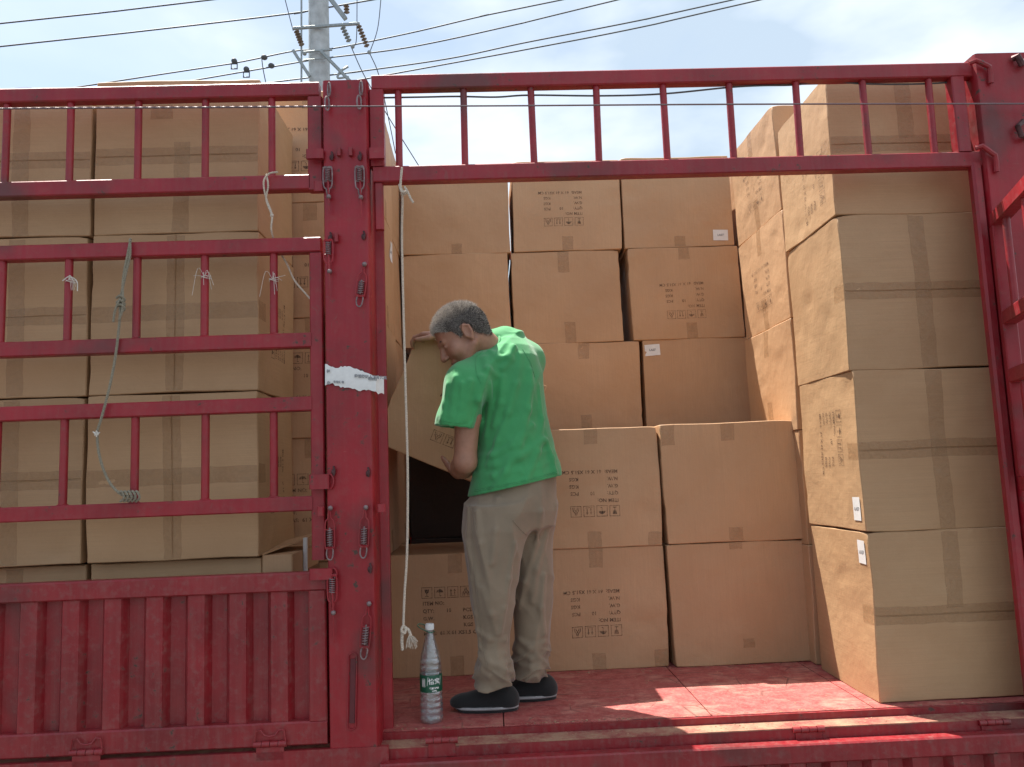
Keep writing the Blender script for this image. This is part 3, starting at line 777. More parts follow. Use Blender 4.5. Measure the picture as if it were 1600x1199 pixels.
# right stack by the post : cartons lying on their sides, flap faces to the front
rz = [0.0, .598, 1.190, 1.785]; hs = [.598, .592, .595, .565]
RL = ['bottom carton by the right post, with a white sticker on its sunlit side', 'second carton up by the right post, sideways print and sticker on its sunlit side',
      'third carton up by the right post, its sunlit side unprinted', 'topmost carton by the right post, with faint sideways print on its sunlit side']
for k in range(4):
    st = [[('-x', .205, .225, .052, .085)], [('-x', .205, -.215, .052, .085)], [], []][k]
    pn = [[], [('-x', .02, .06, -PI / 2)], [], [('-x', .06, -.10, -PI / 2)]][k]
    tp = [('-y', -.30, .30, -.032, .032), ('-x', .175, D5 / 2 - .004, -.032, .032)]
    if k in (0, 3): tp.append(('-y', -.03, .03, .02, .29))
    else: tp.append(('-y', -.03, .03, -.29, .29))
    carton(1.355 + (0, -.002, -.006, -.008)[k], 2.905 + (0, .002, .0, .008)[k], rz[k], (B, D5, hs[k]), RL[k], seams=[('-y', 0)], tapes=tp, prints=pn, stickers=st, mat=M_CARDG, yaw=(.0, .006, -.004, .004)[k], group=G_RF)
# second stack behind it
S2 = ['floor-level', 'second from the floor', 'third from the floor', 'fourth from the floor', 'topmost']
for k in range(5):
    pn = [('-x', .0, -.02, PI)] if k >= 3 else []
    carton(1.360 + .004 * (k % 2), 3.490 + .005 * ((k * 2) % 3), .502 * k, (B, B, .502), S2[k] + ' carton behind the right stack' + (', its side half in sun' if k >= 2 else ', in shadow'), tapes=[('-x', -.03, .03, .25 - .13, .249), ('-x', -.03, .03, -.249, -.10)], prints=pn, yaw=.018, group=G_R2)
for k in (2, 3, 4):
    carton(1.492, 4.352, H2 * k, (B, B, H2), ('third', 'fourth', 'fifth')[k - 2] + '-row carton in the far right corner, mostly hidden by the sunlit stack', group=G_BACK)
# pile behind the red post
LPn = ['lowest', 'second', 'third', 'fourth', 'top']
for k in range(5):
    pr_l = [('-y', -.035 + .03 * (k % 2), .0, 0 if k in (1, 2) else PI)]
    carton(-1.062, 3.455, H2 * k, (B, D5 + .03, H2), LPn[k] + ' printed carton of the front pile behind the red post', prints=pr_l, stickers=[('+x', .16, .15, .06, .10)] if k == 3 else [], tapes=[ttop(H2), ('+x', -.03, .03, -.26, -.16)], group=G_LP)
    carton(-1.068, 4.02, H2 * k, (B, B, H2), LPn[k] + ' carton of the rear pile behind the red post', tapes=[('+x', -.03, .03, -.26, -.16)], group=G_LP)
for k in (1, 2, 3): carton(-1.07, 4.64, H2 * k, (B, .50, H2), LPn[k] + ' carton at the far wall behind the red post, showing through a narrow gap', group=G_LP)
# left bay, behind the stake gate
lz = [0, .598, 1.192, 1.788]; lh = [.594, .592, .594, .592]
LB = ['recessed bottom carton of the right-hand column behind the left gate', 'carton just above the drop side in the right-hand column behind the left gate', 'carton behind the middle gate bars, right-hand column, with an upright seam', 'topmost carton of the right-hand column behind the left gate, with a sideways seam']
LA = ['recessed bottom carton of the far-left column', 'carton just above the drop side in the far-left column', 'carton behind the middle gate bars in the far-left column', 'topmost carton of the far-left column']
for k in range(4):
    y0 = 2.90 if k else 2.955
    v = k in (1, 2)
    tp = [('-y', -.032, .032, -.29, .29), ('-y', -.30, .30, -.03, .03)] if v else [('-y', -.30, .30, -.032, .032), ('-y', -.015, .045, -.29, .05), ('-y', -.10, -.02, .14, .2)]
    if v: tp.append(('+x', -.252, -.17, -.035, .035))
    pn = [('+x', .02, -.05, PI / 2)] if k in (1, 2) else []
    carton(-1.437 + .003 * k, y0, lz[k], (B - .001, D5, lh[k]), LB[k], seams=[('-y', 2 if v else 0)], tapes=tp, prints=pn, mat=M_CARDG, yaw=(0, .004, 0, -.003)[k], group=G_LF)
    carton(-2.058 + .002 * k, y0 + .006, lz[k], (B, D5, lh[k] - .012 * (k == 3)), LA[k], seams=[('-y', 0)], tapes=[('-y', -.30, .30, -.032, .032), ('-y', .02, .08, -.29, .29)], mat=M_CARDG, group=G_LF)
# open flap carton end sticking out above the drop side
fl2 = MB(); a = P(408, 884, 2.93); b = P(462, 858, 3.10); c = P(462, 884, 3.10)
t = thing('box_offcut', 'small taped carton end sticking up above the corrugated drop side', 'cardboard', (a.x, a.y, .5))
fl2.add([(-.825, 2.93, .45), (-.825, 3.25, .45), (-.72, 3.14, .45), (-.72, 3.13, .45), (-.825, 2.93, .584), (-.825, 3.25, .64), (-.715, 3.14, .652), (-.72, 3.13, .648)], [])
fl2.box(-.824, -.715, 2.94, 3.38, .524, .60, .004)
fl2.build('carton', M_CARD, t)
q = MB(); q.add([(-.824, 2.94, .606), (-.722, 3.10, .640), (-.700, 3.12, .644), (-.712, 3.30, .650), (-.824, 3.30, .628), (-.824, 2.94, .600), (-.722, 3.10, .634), (-.700, 3.12, .638), (-.712, 3.30, .644), (-.824, 3.30, .622)], [(0, 1, 2, 3, 4), (9, 8, 7, 6, 5), (0, 5, 6, 1), (1, 6, 7, 2), (2, 7, 8, 3), (3, 8, 9, 4), (4, 9, 5, 0)])
q.build('flap', M_CARD, t, smooth=False)
q = MB(); q.box(-.714, -.700, 3.095, 3.115, .52, .646, .003); q.build('packing_tape', M_PAPER, t)
# the box being lifted into the gap
HY = 3.46
pT = P(655, 519, HY); pR = P(849, 600, HY); pL = P(601, 684, HY)
ux = (pR - pT).normalized(); ang = math.atan2(-ux.z, ux.x)
uz = Vector((-ux.z * -1, 0, 0)); upv = Vector((math.sin(ang), 0, math.cos(ang)))
hc = pT + Vector((math.cos(ang), 0, -math.sin(ang))) * (B / 2) - upv * (D5 / 2) + Vector((0, .30, 0))
HELD = carton(0, 0, 0, (B, .60, D5), 'tilted carton the man in green is lifting into the gap', centre=hc, tilt=ang, prints=[('-y', .04, -.03, PI)], tapes=[('-y', -.305, -.26, .22, .255)])

# ------------------------------------------------------------------ implicit surfaces for the person
def vnoise(x, y, z, seed=0):
    r = np.random.default_rng(seed); T = r.random((32, 32, 32)).astype(np.float32)
    xi = np.floor(x).astype(int); yi = np.floor(y).astype(int); zi = np.floor(z).astype(int)
    xf = x - xi; yf = y - yi; zf = z - zi
    sx = xf * xf * (3 - 2 * xf); sy_ = yf * yf * (3 - 2 * yf); sz = zf * zf * (3 - 2 * zf)
    g_ = lambda a, b, c: T[(xi + a) & 31, (yi + b) & 31, (zi + c) & 31]
    c00 = g_(0, 0, 0) * (1 - sx) + g_(1, 0, 0) * sx; c10 = g_(0, 1, 0) * (1 - sx) + g_(1, 1, 0) * sx
    c01 = g_(0, 0, 1) * (1 - sx) + g_(1, 0, 1) * sx; c11 = g_(0, 1, 1) * (1 - sx) + g_(1, 1, 1) * sx
    return (c00 * (1 - sy_) + c10 * sy_) * (1 - sz) + (c01 * (1 - sy_) + c11 * sy_) * sz
class SDF:
    def __init__(s, lo, hi, h):
        s.lo = np.array(lo, float); s.h = h; s.n = np.ceil((np.array(hi) - s.lo) / h).astype(int) + 1
        s.F = np.full(tuple(s.n), 0.2, np.float32)
    def region(s, lo, hi):
        a = np.maximum(0, np.floor((np.array(lo) - s.lo) / s.h).astype(int)); b = np.minimum(s.n, np.ceil((np.array(hi) - s.lo) / s.h).astype(int) + 1)
        if np.any(b <= a): return None
        sl = tuple(slice(int(i), int(j)) for i, j in zip(a, b))
        g_ = [s.lo[i] + np.arange(a[i], b[i]) * s.h for i in range(3)]
        X, Y, Z = np.meshgrid(*g_, indexing='ij', sparse=False)
        return sl, X, Y, Z
    def comb(s, sl, d, k, op='add'):
        f = s.F[sl]; d = d.astype(np.float32)
        if op == 'add':
            h = np.clip(0.5 + 0.5 * (f - d) / k, 0, 1); s.F[sl] = f * (1 - h) + d * h - k * h * (1 - h)
        elif op == 'sub':
            h = np.clip(0.5 - 0.5 * (f + d) / k, 0, 1); s.F[sl] = f * (1 - h) + (-d) * h + k * h * (1 - h)
        else:
            s.F[sl] = np.maximum(f, d)
    def cap(s, a, b, ra, rb, k=.012, op='add', flat=None):
        a = np.array(a, float); b = np.array(b, float); m = max(ra, rb) + max(k, .01) + .012
        r = s.region(np.minimum(a, b) - m, np.maximum(a, b) + m)
        if r is None: return s
        sl, X, Y, Z = r; d = b - a; L2 = max(1e-9, d @ d)
        t = np.clip(((X - a[0]) * d[0] + (Y - a[1]) * d[1] + (Z - a[2]) * d[2]) / L2, 0, 1)
        dd = np.sqrt((X - a[0] - t * d[0]) ** 2 + (Y - a[1] - t * d[1]) ** 2 + (Z - a[2] - t * d[2]) ** 2) - (ra + (rb - ra) * t)
        s.comb(sl, dd, k, op); return s
    def chain(s, pts, rs, k=.012):
        for i in range(len(pts) - 1): s.cap(pts[i], pts[i + 1], rs[i], rs[i + 1], k)
        return s
    def ell(s, c, r, k=.012, M=None, op='add'):
        c = np.array(c, float); r = np.array(r, float); m = r.max() + max(k, .01) + .012
        g_ = s.region(c - m, c + m)
        if g_ is None: return s
        sl, X, Y, Z = g_; x, y, z = X - c[0], Y - c[1], Z - c[2]
        if M is not None:
            x, y, z = (M[0][0] * x + M[0][1] * y + M[0][2] * z, M[1][0] * x + M[1][1] * y + M[1][2] * z, M[2][0] * x + M[2][1] * y + M[2][2] * z)
        k0 = np.sqrt((x / r[0]) ** 2 + (y / r[1]) ** 2 + (z / r[2]) ** 2) + 1e-9; k1 = np.sqrt((x / r[0] ** 2) ** 2 + (y / r[1] ** 2) ** 2 + (z / r[2] ** 2) ** 2) + 1e-9
        s.comb(sl, k0 * (k0 - 1) / k1, k, op); return s
    def loft(s, rows, k=.02, shrink=0.0, rot=0.0):
        """rows of (z, cx, cy, rx, ry) from top to bottom; elliptical sections"""
        rows = sorted(rows); z_ = np.array([r[0] for r in rows]); T = [np.array([r[i] for r in rows]) for i in range(1, 5)]
        m = .05
        g_ = s.region((min(T[0] - T[2]) - m, min(T[1] - T[3]) - m, z_[0] - m), (max(T[0] + T[2]) + m, max(T[1] + T[3]) + m, z_[-1] + m))
        sl, X, Y, Z = g_; zc = np.clip(Z[0, 0, :], z_[0], z_[-1])
        def itp(v):   # smooth interpolation
            a = np.interp(zc, z_, v); return a
        cx, cy, rx, ry = [itp(v)[None, None, :] for v in T]; rx = np.maximum(rx - shrink, .01); ry = np.maximum(ry - shrink, .01)
        x = X - cx; y = Y - cy
        if rot: x, y = x * math.cos(rot) + y * math.sin(rot), -x * math.sin(rot) + y * math.cos(rot)
        k0 = np.sqrt((x / rx) ** 2 + (y / ry) ** 2) + 1e-9
        k1 = np.sqrt((x / rx ** 2) ** 2 + (y / ry ** 2) ** 2) + 1e-9
        d = k0 * (k0 - 1) / k1
        d = np.maximum(d, np.maximum(Z - (z_[-1] - shrink), (z_[0] + shrink) - Z))
        s.comb(sl, d, k); return s
    def mesh(s, name, mat, parent, smooth_it=1):
        Fd = s.F; n = Fd.shape; S = Fd < 0
        c = np.zeros(tuple(np.array(n) - 1), np.int8)
        for i in (0, 1):
            for j in (0, 1):
                for k in (0, 1): c += S[i:n[0] - 1 + i, j:n[1] - 1 + j, k:n[2] - 1 + k]
        act = np.argwhere((c > 0) & (c < 8)); ids = -np.ones(c.shape, np.int32); ids[tuple(act.T)] = np.arange(len(act))
        acc = np.zeros((len(act), 3)); cnt = np.zeros(len(act))
        corners = [(i, j, k) for i in (0, 1) for j in (0, 1) for k in (0, 1)]
        V = {q: Fd[tuple((act + q).T)] for q in corners}
        for a in corners:
            for ax in range(3):
                if a[ax] == 0:
                    b = list(a); b[ax] = 1; b = tuple(b); va, vb = V[a], V[b]; m = (va < 0) != (vb < 0)
                    t = np.where(m, va / np.where(m, va - vb, 1), 0)
                    p = np.array(a, float)[None, :].repeat(len(act), 0); p[:, ax] += t
                    acc[m] += p[m]; cnt[m] += 1
        vs = (act + acc / cnt[:, None]) * s.h + s.lo
        faces = []
        for ax in range(3):
            o1, o2 = [i for i in range(3) if i != ax]
            A = S; sl0 = [slice(None)] * 3; sl1 = [slice(None)] * 3; sl0[ax] = slice(0, -1); sl1[ax] = slice(1, None)
            s0, s1 = S[tuple(sl0)], S[tuple(sl1)]
            e = np.argwhere(s0 != s1); e = e[(e[:, o1] > 0) & (e[:, o2] > 0) & (e[:, o1] < n[o1] - 1) & (e[:, o2] < n[o2] - 1)]
            ins = s0[tuple(e.T)]
            q = []
            for (d1, d2) in ((-1, -1), (0, -1), (0, 0), (-1, 0)):
                w_ = e.copy(); w_[:, o1] += d1; w_[:, o2] += d2; q.append(ids[tuple(w_.T)])
            q = np.stack(q, 1)
            flip = ins if ax == 1 else ~ins
            q[flip] = q[flip][:, ::-1]; faces.append(q)
        fc = np.concatenate(faces); fc = fc[(fc >= 0).all(1)]
        lab = np.arange(len(vs))
        while True:
            mn = lab[fc].min(1); new = lab.copy()
            for i in range(4): np.minimum.at(new, fc[:, i], mn)
            new = new[new]; new = new[new]
            if (new == lab).all(): break
            lab = new
        big = np.bincount(lab[fc[:, 0]]).argmax(); fc = fc[lab[fc[:, 0]] == big]
        used = np.unique(fc); re_ = -np.ones(len(vs), np.int64); re_[used] = np.arange(len(used)); fc = re_[fc]; vs = vs[used]
        org = np.array(world_of(parent))
        me = bpy.data.meshes.new(name); me.vertices.add(len(vs)); me.vertices.foreach_set('co', (vs - org).astype(np.float32).ravel())
        me.loops.add(len(fc) * 4); me.polygons.add(len(fc)); me.loops.foreach_set('vertex_index', fc.astype(np.int32).ravel())
        me.polygons.foreach_set('loop_start', np.arange(0, len(fc) * 4, 4, dtype=np.int32)); me.polygons.foreach_set('loop_total', np.full(len(fc), 4, np.int32))
        me.polygons.foreach_set('use_smooth', np.ones(len(fc), bool)); me.update(calc_edges=True); me.validate()
        me.materials.append(mat)
        if smooth_it:
            bm = bmesh.new(); bm.from_mesh(me)
            for _ in range(smooth_it): bmesh.ops.smooth_vert(bm, verts=bm.verts, factor=.5, use_axis_x=True, use_axis_y=True, use_axis_z=True)
            bmesh.ops.recalc_face_normals(bm, faces=bm.faces); bm.to_mesh(me); bm.free()
        o = bpy.data.objects.new(name, me); link(o, parent); return o

MAN = thing('person', 'man in a green t-shirt, taupe trousers and black slip-on shoes lifting a tilted carton', 'person', (0.05, 3.05, 0))
# ---- pose (photo-facing left, bent over the carton)
def PP(px, py, Y): return np.array(P(px, py, Y))
def rows_px(tab, Y0):
    o = []
    for y, l, r, yc, ry in tab:
        a = P(l, y, Y0); b = P(r, y, Y0); o.append((( a.z + b.z) / 2, (a.x + b.x) / 2, yc, (b.x - a.x) / 2, ry))
    return o
TORSO = rows_px([(521, 790, 812, 3.14, .05), (528, 774, 822, 3.13, .085), (540, 760, 832, 3.12, .120), (556, 744, 839, 3.115, .145), (580, 731, 845, 3.11, .160), (615, 733, 850, 3.10, .155),
                 (655, 738, 857, 3.10, .148), (700, 741, 866, 3.09, .148), (735, 739, 874, 3.085, .155), (765, 735, 880, 3.08, .162), (790, 733, 884, 3.08, .166)], 3.05)
F_ = Vector((-.80, -.10, -.58)).normalized(); U_ = Vector((-.58, -.05, .80)); U_ = (U_ - F_ * U_.dot(F_)).normalized(); L_ = U_.cross(F_)
HC = P(726, 529, 3.03)
HS = 1.01
def H(x, y, z): return np.array(HC + (F_ * x + L_ * y + U_ * z) * HS)
HM = [tuple(F_), tuple(L_), tuple(U_)]

b = SDF((-.42, 2.78, -.01), (.42, 3.62, 1.50), .0042)
# legs and pelvis (under the clothes)
NH, NK, NA = PP(779, 800, 3.01), PP(768, 925, 2.985), PP(770, 1052, 3.0)
FH, FK, FA = PP(826, 800, 3.14), PP(829, 925, 3.12), PP(829, 1048, 3.13)
b.loft([(r[0], r[1], r[2], r[3], r[4]) for r in TORSO[:-2]], .02, shrink=.026)
b.chain([NH, NK, NA], [.082, .055, .036]); b.chain([FH, FK, FA], [.082, .055, .036])
b.ell(PP(802, 790, 3.07), (.115, .10, .10), .03)
for A_, hx_ in ((NA, 0), (FA, 0)):
    b.chain([A_, A_ + np.array((.005, 0, -.055)), A_ + np.array((-.09, .01, -.085))], [.034, .030, .018], .01)
# neck
b.chain([H(-.035, 0, -.015), PP(772, 556, 3.10)], [.056, .066], .02)
# head
b.ell(H(-.006, 0, .045), (.098, .076, .083), .01, HM)
b.ell(H(.035, 0, -.015), (.060, .060, .078), .02, HM)
b.cap(H(-.005, .052, -.040), H(.062, .024, -.088), .018, .018, .018); b.cap(H(-.005, -.052, -.040), H(.062, -.024, -.088), .018, .018, .018)
b.ell(H(.073, 0, -.090), (.020, .022, .018), .018, HM)
b.cap(H(.078, .034, .031), H(.088, .010, .030), .010, .011, .014); b.cap(H(.078, -.034, .031), H(.088, -.010, .030), .010, .011, .014)
b.ell(H(.058, .040, -.018), (.028, .024, .026), .02, HM); b.ell(H(.058, -.040, -.018), (.028, .024, .026), .02, HM)
b.cap(H(.092, 0, .022), H(.113, 0, -.018), .0085, .0125, .010)
b.ell(H(.104, .012, -.022), (.011, .009, .008), .006, HM); b.ell(H(.104, -.012, -.022), (.011, .009, .008), .006, HM)
for sg_ in (1, -1):
    b.ell(H(.091, .031 * sg_, .013), (.012, .018, .011), .010, HM, 'sub')
    b.ell(H(.077, .031 * sg_, .011), (.0125, .014, .0115), .003, HM)
    b.cap(H(.087, .040 * sg_, .013), H(.090, .022 * sg_, .013), .0035, .0035, .003)
b.cap(H(.084, .018, -.050), H(.084, -.018, -.050), .009, .009, .006); b.ell(H(.092, 0, -.049), (.010, .022, .006), .004, HM)
b.ell(H(.089, 0, -.061), (.011, .019, .0065), .004, HM); b.cap(H(.103, .022, -.0555), H(.103, -.022, -.0555), .003, .003, .003, 'sub')
# ears
for sg_ in (1, -1):
    b.ell(H(-.010, .078 * sg_, .006), (.019, .007, .032), .004, HM)
    b.ell(H(-.006, .088 * sg_, .006), (.0105, .0075, .019), .004, HM, 'sub')
    b.chain([H(.004, .083 * sg_, .020), H(-.010, .086 * sg_, .036), H(-.026, .087 * sg_, .022), H(-.024, .086 * sg_, .0), H(-.010, .081 * sg_, -.024)], [.0045, .0045, .005, .0045, .006], .003)
    b.cap(H(.005, .080 * sg_, -.004), H(.003, .080 * sg_, .006), .005, .004, .004)
# near arm (his left)
SH, EL, WR = PP(733, 592, 2.955), PP(727, 722, 2.985), PP(716, 738, 3.225)
b.chain([SH, SH * .55 + EL * .45, EL], [.056, .048, .041], .02)
b.chain([EL, EL * .65 + WR * .35 + np.array((0, 0, -.004)), WR], [.042, .043, .028], .018)
# far arm (his right)
SH2, EL2, WR2 = PP(812, 568, 3.20), PP(768, 606, 3.37), PP(692, 524, 3.425)
b.chain([SH2, EL2], [.054, .042], .02); b.chain([EL2, EL2 * .6 + WR2 * .4, WR2], [.042, .038, .027], .018)
def hand(b, wr, fwd, palm, curls, side, spread=.017, thumb=None, sc=1.0, droop=0):
    """wr wrist; fwd finger direction; palm palm normal; curls three bend angles per finger; side +1 when the thumb is on +lateral"""
    fwd = Vector(fwd).normalized(); palm = Vector(palm); palm = (palm - fwd * palm.dot(fwd)).normalized(); lat = fwd.cross(palm) * side; w0 = Vector(wr)
    kn = w0 + fwd * .085 * sc
    for k in (-1.5, -.5, .5, 1.5):
        b.cap(w0 + fwd * .012 + lat * k * .010, kn + lat * k * spread * .95, .0155 * sc, .0125 * sc, .010)
    ln = [.062, .074, .080, .072]
    for i, k in enumerate((-1.5, -.5, .5, 1.5)):
        p = kn + lat * k * spread; d = (fwd + lat * k * .05).normalized(); a = 0; cu = curls[i] if isinstance(curls[0], (list, tuple)) else curls
        rr = [.0098, .0090, .0082, .0070]
        for j, fr_ in enumerate((.46, .30, .26)):
            a = cu[j]; ax = d.cross(palm).normalized(); d = (Matrix.Rotation(a, 3, ax) @ d).normalized()
            q = p + d * ln[i] * fr_ * sc * 1.08; b.cap(p, q, rr[j] * sc, rr[j + 1] * sc, .003); p = q
    th = thumb or (lat * .8 + fwd * .5 + palm * .4)
    th = Vector(th).normalized(); t0 = w0 + fwd * .022 + lat * .018; t1 = t0 + th * .042; t2 = t1 + (th + fwd * .55).normalized() * .032; t3 = t2 + (th * .6 + fwd * .9).normalized() * .024
    b.chain([t0, t1, t2, t3], [.015, .0125, .0105, .0085], .004)
# near hand: under the lower edge of the carton, thumb on its face
hand(b, WR, (-.10, .99, .10), (0, -.05, 1), [[.10, .12, .1], [.12, .12, .1], [.15, .1, .1], [.15, .15, .1]], -1, thumb=(-.55, .35, .75))
# far hand: hooked over the top corner of the carton
wv = Vector(WR2)
hand(b, WR2, (-.93, .16, .10), (-.12, .25, -.97), [[.35, .75, .6], [.35, .8, .55], [.4, .75, .6], [.35, .7, .6]], 1, thumb=(-.75, -.45, -.30))
b.mesh('body', M_SKIN, MAN)
# name the body as the person's own mesh
# ---- hair
hs_ = SDF(H(0, 0, .03) - .17, H(0, 0, .03) + .17, .004)
hs_.ell(H(-.006, 0, .045), (.105, .083, .091), .01, HM)
hs_.cap(H(-.048, 0, .02), H(-.052, 0, -.03), .058, .046, .03)
g_ = hs_.region(hs_.lo, hs_.lo + hs_.n * hs_.h); sl, X, Y, Z = g_
dx, dy, dz = X - HC.x, Y - HC.y, Z - HC.z
hx = (dx * F_.x + dy * F_.y + dz * F_.z) / HS; hy = (dx * L_.x + dy * L_.y + dz * L_.z) / HS; hz = (dx * U_.x + dy * U_.y + dz * U_.z) / HS
def hairline(hx, hy):
    return np.interp(hx, [-.12, -.075, -.045, -.036, -.020, .004, .012, .022, .034, .052, .070, .085, .1], [-.062, -.058, -.040, .012, .040, .040, .004, .004, .040, .052, .072, .086, .094])
hl = hairline(hx, hy) + .004 * (vnoise(hx * 120 + 40, hy * 120 + 40, hz * 120 + 40, 5) - .5)
hs_.F[sl] += .0055 * np.clip(1 - (hz - hl) / .028, 0, 1.3)
hs_.F[sl] = np.maximum(hs_.F[sl], (hl - hz) * .8)
hs_.F[sl] -= .003 * (vnoise(hx * 90 + 30, hy * 90 + 30, hz * 90 + 30, 8) - .5)
HAIR = hs_.mesh('hair', M_SCALP, MAN, 1)
hv = np.array([v.co[:] for v in HAIR.data.vertices]) + np.array(world_of(HAIR.parent)); nn = np.array([v.normal[:] for v in HAIR.data.vertices])
st = MB(); rr = random.Random(3)
for i in rr.sample(range(len(hv)), len(hv)) * 3:
    p = Vector(hv[i]); q = (p - HC) / HS; lx, ly, lz_ = q.dot(F_), q.dot(L_), q.dot(U_)
    if lz_ < float(hairline(lx, ly)) + .002: continue
    p = p + Vector((rr.uniform(-.002, .002), rr.uniform(-.002, .002), rr.uniform(-.002, .002)))
    nv = (Vector(nn[i]) + Vector((rr.uniform(-.4, .4), rr.uniform(-.4, .4), rr.uniform(-.4, .4))) - F_ * .10 + F_ * (.6 if lx > .06 else 0)).normalized()
    top = lz_ > .065 + .02 * rr.random() or lx > .045
    ln = (.015 if top else .007) * rr.uniform(.6, 1.2)
    tng = nv.orthogonal().normalized() * .00045; tn2 = nv.cross(tng)
    light = rr.random() < (.92 if (top and lx > -.02) else .75 if top else .35)
    st.add([p - tng - tn2, p + tng - tn2, p + tn2, p + nv * ln], [(0, 1, 3), (1, 2, 3), (2, 0, 3)], 0 if light else 1)
st.build('hair_strands', [M_HAIRG, M_HAIRD], HAIR, smooth=False)
for sg_ in (1, -1):
    eb = MB()
    for k in range(46):
        t = rr.random(); p = Vector(H(.0895 + .004 * (1 - t) - .006 * t, sg_ * (.012 + .032 * t), .034 + .005 * math.sin(t * 2.6) + rr.uniform(-.002, .002)))
        d = (L_ * sg_ * .8 + F_ * .3 + U_ * rr.uniform(-.2, .3)).normalized(); e = d.orthogonal().normalized() * .0006
        eb.add([p - e, p + e, p + d * .007, p + F_ * .0012], [(0, 1, 2), (1, 3, 2), (3, 0, 2)])
    eb.build('eyebrow', M_HAIRD, MAN, smooth=False)
# ---- t-shirt
s = SDF((-.34, 2.80, .66), (.40, 3.52, 1.47), .0042)
s.loft(TORSO, .03)
s.chain([PP(757, 578, 3.01), PP(732, 602, 2.955), PP(712, 660, 2.955)], [.075, .074, .066], .035)
s.cap(PP(712, 655, 2.955), PP(710, 676, 2.958), .066, .070, .01)
s.chain([PP(800, 556, 3.16), PP(815, 566, 3.20), PP(786, 592, 3.32)], [.085, .080, .068], .035)
s.chain([PP(756, 545, 3.08), PP(790, 532, 3.14)], [.062, .06], .03)
g_ = s.region(s.lo, s.lo + s.n * s.h); sl, X, Y, Z = g_
# folds: fans of creases running down from the far shoulder and gathering at the small of the back
def ridge(v): return (1 - np.abs(2 * v - 1)) ** 2
ca, sa = math.cos(.62), math.sin(.62)
al = X * sa + Z * ca; cr_ = X * ca - Z * sa
f1 = ridge(vnoise(cr_ * 11 + 20 + .5 * np.sin(al * 7), al * 2.0 + 20, Y * 3 + 20, 21))
ca, sa = math.cos(.05), math.sin(.05)
f2 = ridge(vnoise((X + .05 * np.sin(Z * 6)) * 17 + 30, Z * 2.6 + 30, Y * 9 + 30, 31))
f3 = ridge(vnoise(X * 9 + 50 + Z * 5, Z * 24 + 50 - X * 9, Y * 6 + 50, 41))
wlow = np.clip(1 - np.abs(Z - .98) / .16, 0, 1); wtop = np.clip((Z - 1.12) / .2, 0, 1)
s.F[sl] -= (.015 * f1 + .004 * f2 + .007 * f3 * wlow - .007).astype(np.float32)
# crisp drapes seen in the back
def drape(pts, r=.006, k=.018, S_=None, y1=3.4):
    S_ = S_ or s; q = []
    for (px, py) in pts:      # walk away from the camera until the cloth is met
        for yy in np.arange(2.82, y1, .006):
            w_ = PP(px, py, yy); i = np.round((w_ - S_.lo) / S_.h).astype(int)
            if (i >= 0).all() and (i < S_.n).all() and S_.F[tuple(i)] < .003: q.append(w_ + np.array((0, .001, 0))); break
    if len(q) > 1: S_.chain(q, [r] * len(q), k)
for k_, pts in enumerate(([(812, 556), (806, 600), (794, 645), (778, 690), (764, 726)], [(829, 580), (826, 640), (812, 695), (790, 738), (772, 766)], [(841, 604), (847, 655), (840, 705), (822, 752)],
            [(742, 716), (770, 712), (800, 697), (832, 664)], [(742, 728), (775, 727), (812, 714), (850, 688)], [(740, 742), (772, 744), (812, 736)], [(855, 690), (862, 715), (868, 738)],
            [(790, 528), (800, 545), (797, 562), (785, 576)], [(765, 548), (778, 560), (794, 557), (804, 540)], [(757, 560), (762, 577), (774, 586)], [(752, 590), (748, 625), (750, 662), (744, 700)], [(766, 600), (766, 640), (760, 680)], [(786, 590), (782, 630), (772, 665)],
            [(700, 602), (696, 632), (692, 655)], [(722, 600), (720, 635), (716, 660)], [(712, 590), (709, 620), (705, 650)], [(735, 596), (730, 625), (727, 655)])):
    drape(pts, (.0045, .0060, .0035)[k_ % 3], .022)
if 0:
    drape(pts, .0050, .014)
# neck opening, sleeve mouth, slanted hem
s.F[sl] = s.F[sl]
s.cap(PP(742, 528, 3.06), PP(757, 546, 3.085), .052, .058, .004, 'sub')
s.cap(PP(711, 684, 2.955), PP(711, 675, 2.957), .058, .056, .004, 'sub')
# cut planes
hemA = P(735, 776, 3.05); hemB = P(881, 742, 3.05)
hz_ = hemA.z + (X - hemA.x) * (hemB.z - hemA.z) / (hemB.x - hemA.x)
s.F[sl] = np.maximum(s.F[sl], (hz_ - Z).astype(np.float32))
slv = P(690, 666, 2.95); slv2 = P(738, 670, 2.95)
cutm = ((X < slv2.x + .022) & (Y < 3.03) | (X < slv2.x + .004) & (Y < 3.06)) & (Z > slv.z - .075)
s.F[sl] = np.where(cutm & (Z < slv.z + (X - slv.x) * (slv2.z - slv.z) / (slv2.x - slv.x)), np.maximum(s.F[sl], (slv.z + (X - slv.x) * (slv2.z - slv.z) / (slv2.x - slv.x) - Z)), s.F[sl]).astype(np.float32)
def surf_line(S_, pts, y1=3.4, out=.0015):
    q = []
    for p in catmull([Vector((a, 0, b_)) for a, b_ in pts], 8):
        for yy in np.arange(2.80, y1, .0015):
            w_ = PP(p.x, p.z, yy); f_ = (w_ - S_.lo) / S_.h; i = np.floor(f_).astype(int)
            if (i < 0).any() or (i >= S_.n - 1).any(): continue
            fr_ = f_ - i; v = 0
            for a in (0, 1):
                for b_ in (0, 1):
                    for c_ in (0, 1): v += S_.F[i[0] + a, i[1] + b_, i[2] + c_] * (fr_[0] if a else 1 - fr_[0]) * (fr_[1] if b_ else 1 - fr_[1]) * (fr_[2] if c_ else 1 - fr_[2])
            if v < .0012: q.append(Vector(w_) - Vector((0, out - .0012, 0))); break
    return q
SEAMS = []
